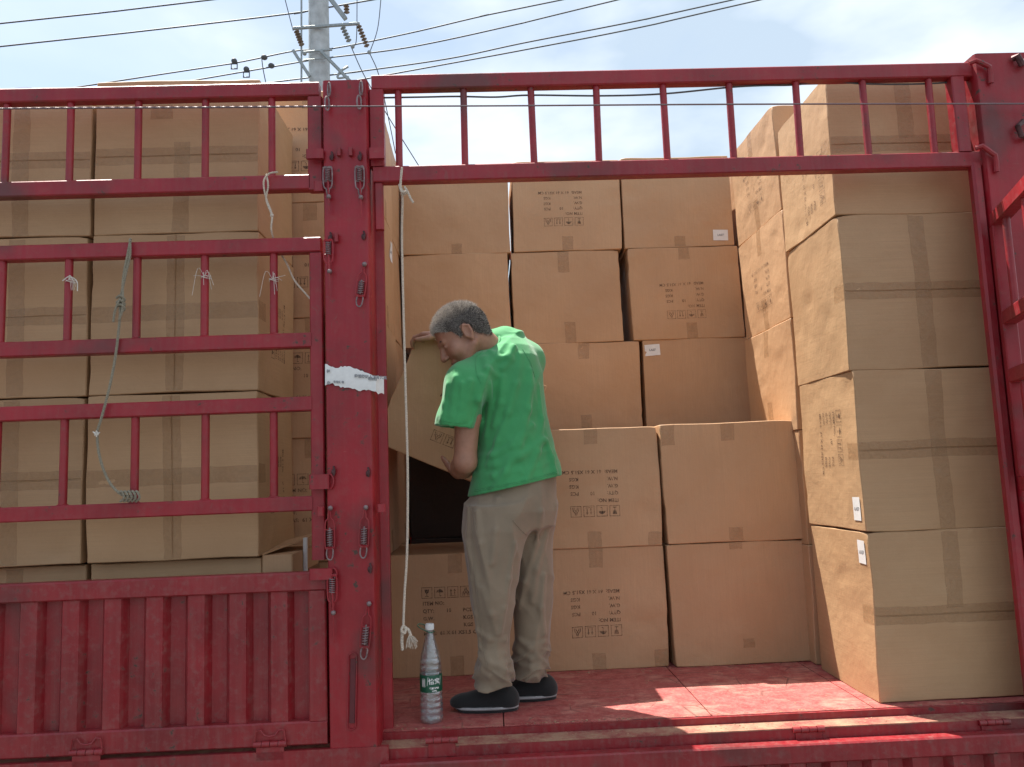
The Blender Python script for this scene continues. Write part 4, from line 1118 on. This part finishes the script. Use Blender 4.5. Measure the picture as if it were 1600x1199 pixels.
for pts, r_ in (([(741, 768), (775, 762), (815, 754), (850, 745), (872, 738)], .0011), ([(741, 765.5), (775, 759.5), (815, 751.5), (850, 742.5), (871, 735.5)], .0008), ([(693, 658), (712, 661), (732, 662)], .0011), ([(752, 600), (744, 580), (745, 560), (755, 548)], .0012), ([(836, 590), (828, 565), (816, 545)], .0012)):
    SEAMS.append((surf_line(s, pts), r_))
s.mesh('shirt', M_SHIRT, MAN, 1)
# collar ribbing
cm = MB(); na = Vector(H(-.035, 0, -.015)); nb_ = Vector(PP(772, 556, 3.10)); nx = (nb_ - na).normalized(); nc = na.lerp(nb_, .62); e1 = nx.orthogonal().normalized(); e2 = nx.cross(e1)
for dz_ in (0, .008): cm.tube([nc + nx * dz_ + (e1 * math.cos(a) + e2 * math.sin(a)) * (.0655 + dz_ * .4) for a in np.linspace(0, 2 * math.pi, 40, endpoint=False)], .0058, 8, True)
cm.build('collar', M_SHIRT, MAN)
for q, r_ in SEAMS:
    if len(q) > 2: sm = MB(); sm.tube(q, r_, 5); sm.build('stitching', M_SHIRT, MAN)
# ---- trousers
t = SDF((-.26, 2.80, .02), (.36, 3.34, .92), .0042)
def leg(tab, Y, yd=1.0):
    rows = rows_px([(y, l, r, yc, 0) for y, l, r, yc in tab], Y); return [(a, bx, cy, rx, max(rx * yd, .06)) for a, bx, cy, rx, _ in rows]
t.loft(leg([(790, 728, 830, 3.02), (830, 723, 824, 3.0), (870, 724, 815, 2.99), (910, 729, 806, 2.985), (950, 735, 800, 2.985), (990, 742, 797, 2.99), (1030, 748, 795, 2.995), (1058, 749, 793, 3.0), (1074, 752, 790, 3.0)], 2.99), .02)
t.loft(leg([(790, 785, 871, 3.13), (830, 788, 868, 3.13), (870, 792, 866, 3.125), (910, 796, 863, 3.12), (950, 799, 861, 3.12), (990, 801, 859, 3.12), (1030, 804, 853, 3.125), (1050, 805, 850, 3.13), (1060, 806, 848, 3.13)], 3.13), .02)
t.loft([(r[0], r[1], r[2], r[3], r[4]) for r in rows_px([(740, 744, 872, 3.07, .12), (775, 734, 872, 3.07, .14), (800, 729, 872, 3.07, .145), (825, 728, 868, 3.07, .12)], 3.05)], .05)
g_ = t.region(t.lo, t.lo + t.n * t.h); sl, X, Y, Z = g_
v1 = ridge(vnoise(X * 17 + 10 + .4 * np.sin(Z * 11), Z * 3.5 + 10, Y * 10 + 10, 51)); low = np.clip((.24 - Z) / .10, 0, 1)
v2 = ridge(vnoise(X * 8 + 10 + Y * 6, Z * 30 + 10 + np.sin(X * 30) * .8, Y * 8 + 10, 61))
kn = np.clip(1 - np.abs(Z - .42) / .12, 0, 1)
v3 = ridge(vnoise(X * 10 + 10, Z * 16 + 10 + X * 14, Y * 6 + 10, 71))
t.F[sl] -= (.013 * v1 + .030 * v2 * low + .012 * v3 * kn - .009).astype(np.float32)
# crease between near thigh and seat, pocket opening

for k_, pts in enumerate(([(732, 795), (733, 850), (738, 905), (744, 960), (750, 1010)], [(745, 800), (752, 850), (760, 900)], [(868, 790), (852, 840), (838, 890), (832, 940)], [(846, 800), (838, 850), (820, 910), (812, 950)],
            [(805, 850), (796, 905), (788, 950), (782, 990)], [(778, 780), (775, 830), (768, 880)], [(746, 985), (765, 998), (790, 1000)], [(750, 1012), (762, 1026), (788, 1022)], [(750, 1030), (765, 1042), (788, 1036)], [(752, 1046), (765, 1056), (788, 1050)],
            [(748, 1020), (765, 1035), (790, 1046)], [(812, 1000), (828, 1012), (850, 1004)], [(812, 1020), (830, 1030), (850, 1020)], [(812, 1038), (830, 1044), (848, 1034)], [(850, 900), (846, 950), (850, 990)], [(755, 920), (768, 960), (775, 990)])):
    drape(pts, (.0048, .0034, .0058)[k_ % 3], .018, t, 3.25)
zc_ = np.where(Y < 3.068, P(770, 1072, 3.0).z + .008 * np.sin(X * 40), P(828, 1058, 3.13).z + .008 * np.sin(X * 34))
t.F[sl] = np.maximum(t.F[sl], (zc_ - Z).astype(np.float32))
TSE = [(surf_line(t, pts, 3.3), .0012) for pts in ([(741, 792), (738, 830), (740, 870), (745, 930), (752, 990), (760, 1040)], [(733, 788), (738, 800), (743, 822), (744, 838)], [(800, 812), (818, 832), (832, 838)])]
TRO = t.mesh('trousers', M_TROU, MAN, 1)
for q, r_ in TSE:
    if len(q) > 2: sm = MB(); sm.tube(q, r_, 5); sm.build('seam', M_TROU, TRO)
# ---- shoes
def shoe(heel, toe, label=None):
    heel = np.array(heel); toe = np.array(toe); d = toe - heel; L0 = np.linalg.norm(d); d /= L0; n_ = np.array((-d[1], d[0], 0)); m = .07
    u = SDF(np.minimum(heel, toe) - m, np.maximum(heel, toe) + m + np.array((0, 0, .08)), .0034)
    def q(a, b, c): return heel + d * a * L0 + n_ * b + np.array((0, 0, c))
    u.ell(q(.20, 0, .045), (.044, .034, .044), .02, [tuple(d), tuple(n_), (0, 0, 1)]); u.ell(q(.72, 0, .033), (.072, .041, .028), .03, [tuple(d), tuple(n_), (0, 0, 1)])
    u.cap(q(.18, 0, .044), q(.58, 0, .038), .037, .032, .03); u.cap(q(.13, 0, .032), q(.80, .002, .025), .034, .029, .02)
    u.ell(q(.86, 0, .026), (.034, .035, .020), .02, [tuple(d), tuple(n_), (0, 0, 1)])
    g_ = u.region(u.lo, u.lo + u.n * u.h); sl, X, Y, Z = g_; u.F[sl] = np.maximum(u.F[sl], (heel[2] + .016 - Z).astype(np.float32))
    o = u.mesh('shoe', M_SHOE, MAN, 1)
    def outline(z, grow, up=0):
        pts = []
        for a in np.linspace(0, 2 * math.pi, 40, endpoint=False):
            ca, sa = math.cos(a), math.sin(a); t_ = .5 + .5 * ca
            wd = (.036 + .011 * math.sin(min(1, max(0, (t_ - .1) / .9)) * math.pi * .95) ) + grow
            pts.append(Vector(heel + d * (.5 + (.5 + grow / L0) * np.sign(ca) * abs(ca) ** .8) * L0 + n_ * wd * np.sign(sa) * abs(sa) ** .75 + np.array((0, 0, z + up * max(0, t_ - .8) * .1))))
        return pts
    k = MB(); zs = [(.0, -.003, 1), (.003, .0, 1), (.010, .001, .5)]
    rings = [outline(z, gq, uq) for z, gq, uq in zs]; vs = [p for r in rings for p in r]; n = 40
    fs = [(i * n + j, i * n + (j + 1) % n, (i + 1) * n + (j + 1) % n, (i + 1) * n + j) for i in range(len(zs) - 1) for j in range(n)] + [tuple(range(n - 1, -1, -1)), tuple(range((len(zs) - 1) * n, len(zs) * n))]
    k.add(vs, fs); k.build('outsole', M_SHOE, o)
    k = MB(); zs = [(.0105, .0005, .5), (.014, .003, .4), (.020, .002, .2)]
    rings = [outline(z, gq, uq) for z, gq, uq in zs]; vs = [p for r in rings for p in r]
    k.add(vs, fs); k.build('sole_rim', M_SOLE, o)
nf = P(745, 1101, 3.01)
shoe((.076, 3.040, .001), (-.168, 3.068, .001)); shoe((.226, 3.165, .001), (-.014, 3.185, .001))

# ------------------------------------------------------------------ bottle
def bottle():
    c = Vector((-.196, 2.950, .001)); c.x = P(675, 1124, 2.950).x
    t = thing('water_bottle', 'large clear plastic water bottle with green label and white cap on the red floor', 'bottle', tuple(c))
    prof = [(.028, .003), (.034, .000), (.0395, .006), (.0405, .014)]
    z = .014
    while z < .205:
        z += .004
        r = .0405 - (.0022 * (0.5 + .5 * math.sin(z * 2 * math.pi / .021)) if (z < .105 or z > .165) else 0.0018)
        if z > .165: r -= (z - .165) * .05
        prof.append((r, z))
    for i in range(1, 14):
        a = i / 13; prof.append((.0372 + (.0135 - .0372) * (a ** 1.35), .205 + .095 * a))
    prof += [(.0135, .306), (.0152, .308), (.0152, .311), (.0130, .313), (.0130, .318)]
    inner = [(max(.004, r - .0007), z_ + (.0012 if k < 2 else 0)) for k, (r, z_) in enumerate(prof)]
    b_ = NB('clear_plastic'); nz = b_.noise(b_.coord((1, 1, 1)), 45, 3, .5, 1.0)
    mat = b_.m; T_ = b_.n('ShaderNodeBsdfTransparent'); T_.inputs['Color'].default_value = (.90, .93, .94, 1)
    G_ = b_.n('ShaderNodeBsdfGlossy'); G_.inputs['Roughness'].default_value = .07; G_.inputs['Color'].default_value = (1, 1, 1, 1)
    D_ = b_.n('ShaderNodeBsdfDiffuse'); D_.inputs['Color'].default_value = (.75, .80, .82, 1)
    bn = b_.bump(nz, .8, .006); b_.l(bn, G_.inputs['Normal'])
    lw = b_.n('ShaderNodeLayerWeight'); lw.inputs['Blend'].default_value = .42; b_.l(bn, lw.inputs['Normal'])
    m1 = b_.n('ShaderNodeMixShader'); m1.inputs[0].default_value = .05; b_.l(T_.outputs[0], m1.inputs[1]); b_.l(D_.outputs[0], m1.inputs[2])
    m2 = b_.n('ShaderNodeMixShader'); b_.l(b_.math('MULTIPLY_ADD', lw.outputs['Facing'], .55, .07), m2.inputs[0]); b_.l(m1.outputs[0], m2.inputs[1]); b_.l(G_.outputs[0], m2.inputs[2])
    b_.l(m2.outputs[0], b_.t.nodes['Material Output'].inputs['Surface'])
    m = MB(); m.lathe(prof, c, 40, cap=False); n = len(prof)
    k0 = len(m.v); m.lathe(inner, c, 40, cap=False)
    m.f = [f if f[0] < k0 else f[::-1] for f in m.f]
    m.add([], []); m.f.append(tuple(range(39, -1, -1))); m.f.append(tuple(k0 + i for i in range(40))); m.mi += [0, 0]
    for k in range(40): m.f.append(((n - 1) * 40 + k, (n - 1) * 40 + (k + 1) % 40, k0 + (n - 1) * 40 + (k + 1) % 40, k0 + (n - 1) * 40 + k)); m.mi.append(0)
    m.build('bottle_body', mat, t)
    lab = simple('green_label', (.006, .085, .045), .35, 0, .1)
    m = MB(); m.lathe([(.0398, .106), (.0402, .108), (.0402, .162), (.0398, .164)], c, 48, cap=False); lo = m.build('label', lab, t)
    f = Flat()
    try: v_, f_ = text_mesh('怡宝', .021, 'CENTER'); f.add(v_, f_, .0, .018)
    except Exception: pass
    f.line([(-.026, .012), (-.022, .040), (.026, .040), (.022, .012)], .0016, True)
    f.add(*text_mesh('饮用纯净水', .0068, 'CENTER'), 0, .0); f.add(*text_mesh('1.555L', .0062, 'CENTER'), 0, -.009)
    def wrap(fl, a0, z0):
        vs = [(c.x + .0409 * math.sin(a0 + x / .0409), c.y - .0409 * math.cos(a0 + x / .0409), c.z + z0 + y) for x, y in fl.v]; return vs, fl.f
    m = MB(); m.add(*wrap(f, .36, .118)); m.build('label_print', M_PAPER, lo, smooth=False)
    f = Flat(); f.line([(-.006, -.012), (.006, -.012), (.006, .014), (-.006, .014)], .0014, True)
    for k in range(9): f.line([(-.0045 + k * .0011, -.009), (-.0045 + k * .0011, .011)], .0006 if k % 3 else .001)
    m = MB(); m.add(*wrap(f, -.62, .138)); m.build('label_print', M_PAPER, lo, smooth=False)
    m = MB(); m.lathe([(.001, .335), (.0138, .335), (.0150, .333), (.0150, .316), (.0145, .314)], c, 32, cap=False)
    for k in range(28):
        a = 2 * math.pi * k / 28; m.box(c.x + .0150 * math.cos(a) - .0006, c.x + .0150 * math.cos(a) + .0006, c.y + .0150 * math.sin(a) - .0006, c.y + .0150 * math.sin(a) + .0006, c.z + .317, c.z + .331, .0002)
    m.build('cap', M_PAPER, t)
    g = simple('green_cord', (.02, .13, .07), .5)
    m = MB(); q = [c + Vector(v) for v in ((.0165, 0, .308), (.004, -.016, .306), (-.013, -.011, .312), (-.036, -.006, .324), (-.043, .004, .330), (-.036, .010, .334), (-.016, .010, .328), (.002, .016, .312), (.013, .010, .307))]
    m.tube(catmull(q + [q[0]], 6)[:-1], .0017, 6, True); m.build('carry_cord', g, t)
bottle()

# ------------------------------------------------------------------ ropes, twine, wire
def top(name, mb, mat, label, cat, group=None): return tag(mb.build(name, mat), label, cat, group)
RY = 2.80
m = MB(); m.rope([P(628, 262, 2.745), P(626, 290, 2.745), P(629, 305, 2.755), P(628, 370, RY), P(630, 470, RY), P(634, 620, RY), P(637, 740, RY), P(636, 860, RY), P(632, 930, RY), P(630, 982, RY)], .0046, .026)
m.rope([P(632, 292, 2.75), P(637, 300, 2.745), P(642, 311, 2.745), P(646, 317, 2.745)], .0046, .02)
m.rope([P(624, 288, 2.75), P(628, 300, 2.74), P(635, 299, 2.74), P(632, 304, 2.75), P(627, 302, 2.755)], .005, .02)
m.rope([P(630, 978, RY), P(627, 985, RY - .008), P(632, 990, RY - .006), P(634, 981, RY), P(629, 979, RY + .006)], .005, .02)
m.rope([P(629, 985, RY), P(628, 1000, RY), P(629, 1016, RY)], .0060, .02)
m.rope([P(632, 981, RY), P(638, 984, RY), P(642, 994, RY)], .0055, .02)
for k in range(34):
    a = P(641 + random.uniform(-2.5, 2.5), 993, RY + random.uniform(-.006, .006)); b_ = P(643 + random.uniform(-9, 10), 1006 + random.uniform(-5, 9), RY + random.uniform(-.012, .012))
    m.tube(catmull([a, (a + b_) / 2 + Vector((random.uniform(-.004, .004), 0, .003)), b_], 3), .0009, 4)
top('hanging_rope', m, M_ROPE, 'long pale rope hanging from the upper gate and ending in a frayed tassel', 'rope')
m = MB(); GF = 2.758
m.rope([P(204, 374, GF + .02), P(203, 378, GF - .002), P(203, 400, GF - .004), P(196, 430, GF - .006), P(188, 470, GF - .006), P(187, 500, GF - .004), P(180, 560, GF), P(170, 610, GF - .006), P(158, 655, GF - .006), P(152, 678, GF), P(156, 715, GF), P(170, 752, GF), P(190, 773, GF - .004), P(212, 777, GF - .006)], .0048, .026)
m.rope([P(204, 376, GF - .004), P(198, 405, GF - .006), P(192, 440, GF - .008), P(192, 480, GF - .012), P(186, 500, GF - .012)], .0046, .026)
m.rope([P(188, 466, GF - .014), P(180, 485, GF - .014), P(177, 503, GF - .012)], .0045, .02)
for k in range(3): m.rope([P(182, 466 + 7 * k, GF), P(188, 462 + 7 * k, GF - .016), P(195, 469 + 7 * k, GF - .008), P(188, 474 + 7 * k, GF)], .0045, .02)
for k in range(5): m.rope([P(186 + 6 * k, 771, GF), P(190 + 6 * k, 768, GF - .014), P(194 + 6 * k, 778, GF - .014), P(188 + 6 * k, 784, GF)], .0045, .02)
top('tied_rope', m, M_ROPEG, 'grey rope tied over a left gate rail and knotted at the rail below', 'rope')
m = MB()
for k in range(9):
    a = P(152, 678, GF - .006); m.tube(catmull([a, a + Vector((random.uniform(-.009, .009), -.004, random.uniform(-.006, .006))), a + Vector((random.uniform(-.012, .012), -.006, random.uniform(-.012, .012)))], 3), .0022, 5)
top('twine_scrap', m, M_TWINE, 'small white scrap knotted halfway down the grey rope', 'twine')
m = MB(); m.rope([P(434, 269, GF), P(420, 272, GF - .01), P(412, 285, GF - .008), P(416, 310, GF), P(425, 336, GF), P(424, 360, GF), P(432, 385, GF + .06), P(448, 412, GF + .07), P(460, 438, GF + .07), P(475, 456, GF + .06), P(489, 472, GF + .05)], .0036, .022)
m.rope([P(416, 272, GF - .006), P(419, 290, GF - .01), P(416, 312, GF), P(424, 334, GF)], .0034, .02); m.ball(P(425, 337, GF), .007)
top('gate_cord', m, M_ROPE, 'thin cord looped over the upper left gate rail and slack down to the stile', 'rope')
for i, (x0, y0, lab) in enumerate(((111, 440, 'curl of white twine round the leftmost tied gate bar'), (322, 434, 'white twine wisps knotted round the middle gate bar'), (428, 438, 'white twine wisps knotted round the gate bar nearest the red post'))):
    m = MB(); rr = random.Random(i); c = P(x0, y0, GF + .024)
    for k in range(3):
        m.tube([c + Vector((math.cos(a) * .0165, math.sin(a) * .0165, .004 * (k - 1) + .003 * math.sin(a * 2 + k))) for a in np.linspace(0, 2 * math.pi, 16, endpoint=False)], .0008, 5, True)
    for k in range(6):
        a = c + Vector((0, -.017, 0)); sx = rr.uniform(-.05, .05); dz = rr.uniform(-.07, .015)
        if i == 0: sx = rr.uniform(.0, .03); dz = rr.uniform(-.05, 0)
        m.tube(catmull([a, a + Vector((sx * .5, -.008, abs(dz) * .4)), a + Vector((sx, -.004, dz))], 4), .0007, 4)
    if i == 0: m.tube(catmull([c + Vector((-.02, -.018, -.002)), c + Vector((.005, -.02, .012)), c + Vector((.03, -.02, -.006)), c + Vector((.033, -.02, -.04))], 6), .0020, 5)
    top('twine_tie', m, M_TWINE, lab, 'twine', 'twine tied round the left gate bars')
m = MB(); m.rope([P(-300, 176, 2.70), P(0, 170, 2.70), P(330, 168, 2.70), P(520, 166.5, 2.70)], .0036, .016)
m.tube(catmull([P(515, 166.5, 2.70), P(800, 165.5, 2.70), P(1200, 163, 2.70), P(1900, 162, 2.70)], 8), .0030, 8)
top('lashing_wire', m, M_WIRE, 'taut wire strung across the whole truck side near the top rails', 'wire')
m = MB(); m.tube(catmull([P(598, 153, 2.80), P(660, 152, 2.80), P(715, 151, 2.80), P(775, 152, 2.80), P(828, 149, 2.80), P(940, 150, 2.80), P(1035, 147, 2.80), P(1137, 137, 2.80), P(1190, 134, 2.80), P(1241, 133, 2.80), P(1290, 127, 2.80), P(1345, 131, 2.80), P(1400, 132, 2.80), P(1448, 131, 2.80), P(1500, 128, 2.80)], 6), .0034, 8)
top('slack_cable', m, M_SLING, 'wavy dark cable running behind the bars of the upper gate', 'cable')
# torn paper strip across the post
pp = MB(); rr = random.Random(9); cols = 30; top_e = []; bot_e = []
for i in range(cols + 1):
    u_ = i / cols; px = 508 + 92 * u_
    ty = np.interp(u_, [0, .08, .22, .25, .4, .75, .84, .86, 1], [569, 572, 577, 573, 573, 584, 590, 587, 589]) + rr.uniform(-1, 1)
    by = np.interp(u_, [0, .03, .12, .18, .3, .6, .84, .9, 1], [603, 601, 599, 603, 606, 610, 611, 615, 615]) + rr.uniform(-1.5, 1.5)
    Y_ = 2.742 if px < 584 else 2.742 + (px - 586) * .002 if px > 588 else 2.739
    top_e.append(P(px, ty, Y_ - .001 - rr.uniform(0, .002))); bot_e.append(P(px, by, Y_ - .001 - rr.uniform(0, .002)))
vs = []
for i in range(cols + 1):
    for j in range(5):
        p = top_e[i].lerp(bot_e[i], j / 4); p.y -= rr.uniform(0, .003) if 0 < j < 4 else 0; vs.append(p)
n_ = len(vs); vs += [v + Vector((0, .0006, 0)) for v in vs]
fs = [(i * 5 + j, i * 5 + j + 1, (i + 1) * 5 + j + 1, (i + 1) * 5 + j) for i in range(cols) for j in range(4)]
fs += [tuple(a + n_ for a in f[::-1]) for f in fs]
pp.add(vs, fs); PN = pp.build('paper_strip', M_PAPER, smooth=True); tag(PN, 'torn crumpled white paper strip stuck across the red post', 'paper')
cpt = P(552, 592, 2.735)
for (tx, sz, x_, y_) in (('的请撕毁人下有认真', .0120, .004, .006), ('本车编号', .009, -.068, -.018), ('检', .012, -.090, .016), ('由', .012, -.090, -.024), ('请勿撕', .010, .050, .000)):
    f = Flat(); f.add(*text_mesh(tx, sz), x_, y_); q = MB()
    q.add([(cpt.x + a, 2.7345, cpt.z + b_ - a * .10) for a, b_ in f.v], f.f); q.build('paper_writing', M_PENCIL, PN, smooth=False)

# ------------------------------------------------------------------ utility pole and power lines
PY = 13.0
pb = P(499, 120, PY); UPx = pb.x
UP = thing('utility_pole', 'grey concrete utility pole behind the truck with steel brackets and insulators', 'utility pole', (UPx, PY, -1.2))
m = MB(); m.tube([Vector((UPx, PY, -1.2)), Vector((UPx - .0, PY, 8.0)), Vector((UPx, PY, 12.5))], [.215, .178, .15], 28); m.build('pole', M_CONC, UP)
PF = PY - .22
def arm(a, b_, w_=.06, nm='bracket'):
    m = MB(); m.beam(P(*a, PF), P(*b_, PF), w_, w_, (0, 1, 0), .006); return m.build(nm, M_GALV, UP)
arm((457, 45), (562, 37), .045, 'crossarm'); arm((458, 79), (484, 120), .05); arm((501, 80), (548, 128), .05); arm((513, -6), (540, 30), .07)
arm((472, 82), (519, 78), .03); arm((474, 94), (518, 91), .02)
m = MB(); m.beam(P(471, -40, PF), P(471, 180, PF), .028, .028, (0, 1, 0), .004); m.build('conduit', M_GALV, UP)
for (a, b_, k) in (((463, 48), (472, 72), 6), ((535, 42), (546, 66), 5), ((560, 40), (574, 74), 7), ((541, 8), (542, 22), 3)):
    m = MB(); A = P(*a, PF - .03); Bq = P(*b_, PF - .03)
    m.tube([A, Bq], .012, 6)
    for i in range(k):
        c0 = A.lerp(Bq, (i + .5) / k); d0 = (Bq - A).normalized(); m.tube([c0 - d0 * .014, c0, c0 + d0 * .014], [.022, .050, .024], 12)
    m.build('insulator', M_PORC if k != 5 else M_GALV, UP)
for (a, b_) in (((546, 66), (551, 73)), ((574, 74), (577, 82)), ((469, 72), (476, 84))):
    m = MB(); m.ball(P(*b_, PF - .03), .035, 8); m.build('clamp', M_GALV, UP)
m = MB(); m.tube(catmull([P(544, 104, PF), P(532, 112, PF), P(528, 122, PF), P(545, 120, PF)], 5), .02, 6); m.build('clamp', M_GALV, UP)
def line(pts, lab, r=.0125, Y=PY, ext=True):
    q = [P(x, y, Y) for x, y in pts]
    if ext:
        d0 = (q[0] - q[1]).normalized(); d1 = (q[-1] - q[-2]).normalized(); q = [q[0] + d0 * 14 + Vector((0, 0, .0))] + q + [q[-1] + d1 * 14]
    m = MB(); m.tube(catmull(q, 8), r, 6); top('power_line', m, M_SLING, lab, 'power line', 'overhead lines behind the truck')
line([(0, 37), (170, 19), (330, 0)], 'uppermost overhead line, in the top left corner of the sky', .014)
line([(0, 73), (230, 48), (465, 20), (582, 0)], 'overhead line crossing the sky left of the pole below the uppermost one', .014)
line([(215, 122), (365, 99), (460, 80), (520, 76), (640, 52), (760, 24), (878, 0)], 'overhead line with a square clamp, passing the pole just below its crossarm')
line([(325, 122), (470, 97), (517, 90), (640, 74), (800, 40), (965, 0)], 'overhead line second below the crossarm, leaving the frame right of the middle')
line([(440, 127), (545, 114), (700, 92), (820, 67), (1000, 32), (1145, 0)], 'overhead line third below the crossarm, skimming the upper gate rail')
line([(590, 120), (700, 100), (820, 78), (1000, 43), (1188, 0)], 'lowest overhead line, leaving the frame farthest to the right')
line([(548, 72), (570, 120), (610, 188), (656, 262)], 'steep thin guy line falling from the pole behind the second gate bar', .008, PF, False)
line([(577, 82), (592, 118), (608, 190), (618, 240)], 'steep thin guy line ending behind the first gate bar', .008, PF, False)
line([(443, -10), (452, 25), (458, 48)], 'short thin drop line left of the pole top', .008, PF, False)
line([(596, -10), (590, 45), (577, 84)], 'short slack drop line right of the pole', .008, PF, False)
line([(558, -10), (557, 60), (552, 74)], 'short straight drop line between the pole and its right insulators', .008, PF, False)
line([(409, 92), (411, 108), (415, 128)], 'short tail hanging from an overhead line above the left boxes', .009, PY, False)
for i, (x0, y0) in enumerate(((366, 100), (385, 113))):
    m = MB(); c = P(x0, y0, PY); m.ball(c + Vector((0, 0, .05)), .05, 8); m.tube([c + Vector(v) for v in ((-.05, 0, .0), (-.05, 0, -.09), (.05, 0, -.09), (.05, 0, 0))], .013, 6, True)
    top('line_clamp', m, M_SLING, ('square wire clamp on the upper of the two low lines left of the pole', 'square wire clamp on the lower line nearest the left boxes')[i], 'clamp', 'clamps on the overhead lines')
for i, (x0, y0) in enumerate(((413, 90), (424, 103))):
    m = MB(); m.ball(P(x0, y0, PY), .055, 8, sq=(1, 1, .8)); top('line_clamp', m, M_SLING, ('round wire joint on the upper low line left of the pole', 'round wire joint on the lower low line left of the pole')[i], 'clamp', 'clamps on the overhead lines')

# grit, flakes and splinters lying on the deck and the ledge
m = MB(); rr = random.Random(21)
for k in range(620):
    edge = rr.random()
    if edge < .35: x_ = rr.uniform(-.36, 1.75); y_ = 2.862 + abs(rr.gauss(0, .012)) + .002; z_ = .0005
    elif edge < .6: x_ = rr.uniform(-.36, 1.75); y_ = rr.uniform(2.785, 2.84); z_ = -.0240
    elif edge < .8: x_ = rr.uniform(-.3, 1.3); y_ = 3.56 - abs(rr.gauss(0, .03)); z_ = .0005
    else: x_ = rr.uniform(-.36, 1.33); y_ = rr.uniform(2.87, 3.5); z_ = .0005
    s_ = rr.uniform(.0010, .0034); a = rr.uniform(0, 6.28); e = rr.uniform(1, 2.6)
    q = [Vector((x_ + s_ * e * math.cos(a + t_) , y_ + s_ * math.sin(a + t_), z_)) for t_ in (0, 1.6, 3.1, 4.6)]
    m.add(q + [Vector((x_, y_, z_ + s_ * rr.uniform(.3, .9)))], [(0, 1, 4), (1, 2, 4), (2, 3, 4), (3, 0, 4), (3, 2, 1, 0)])
tag(m.build('floor_grit', M_DUST, smooth=False), 'fine grit and flakes scattered on the worn red deck', 'grit', kind='stuff')
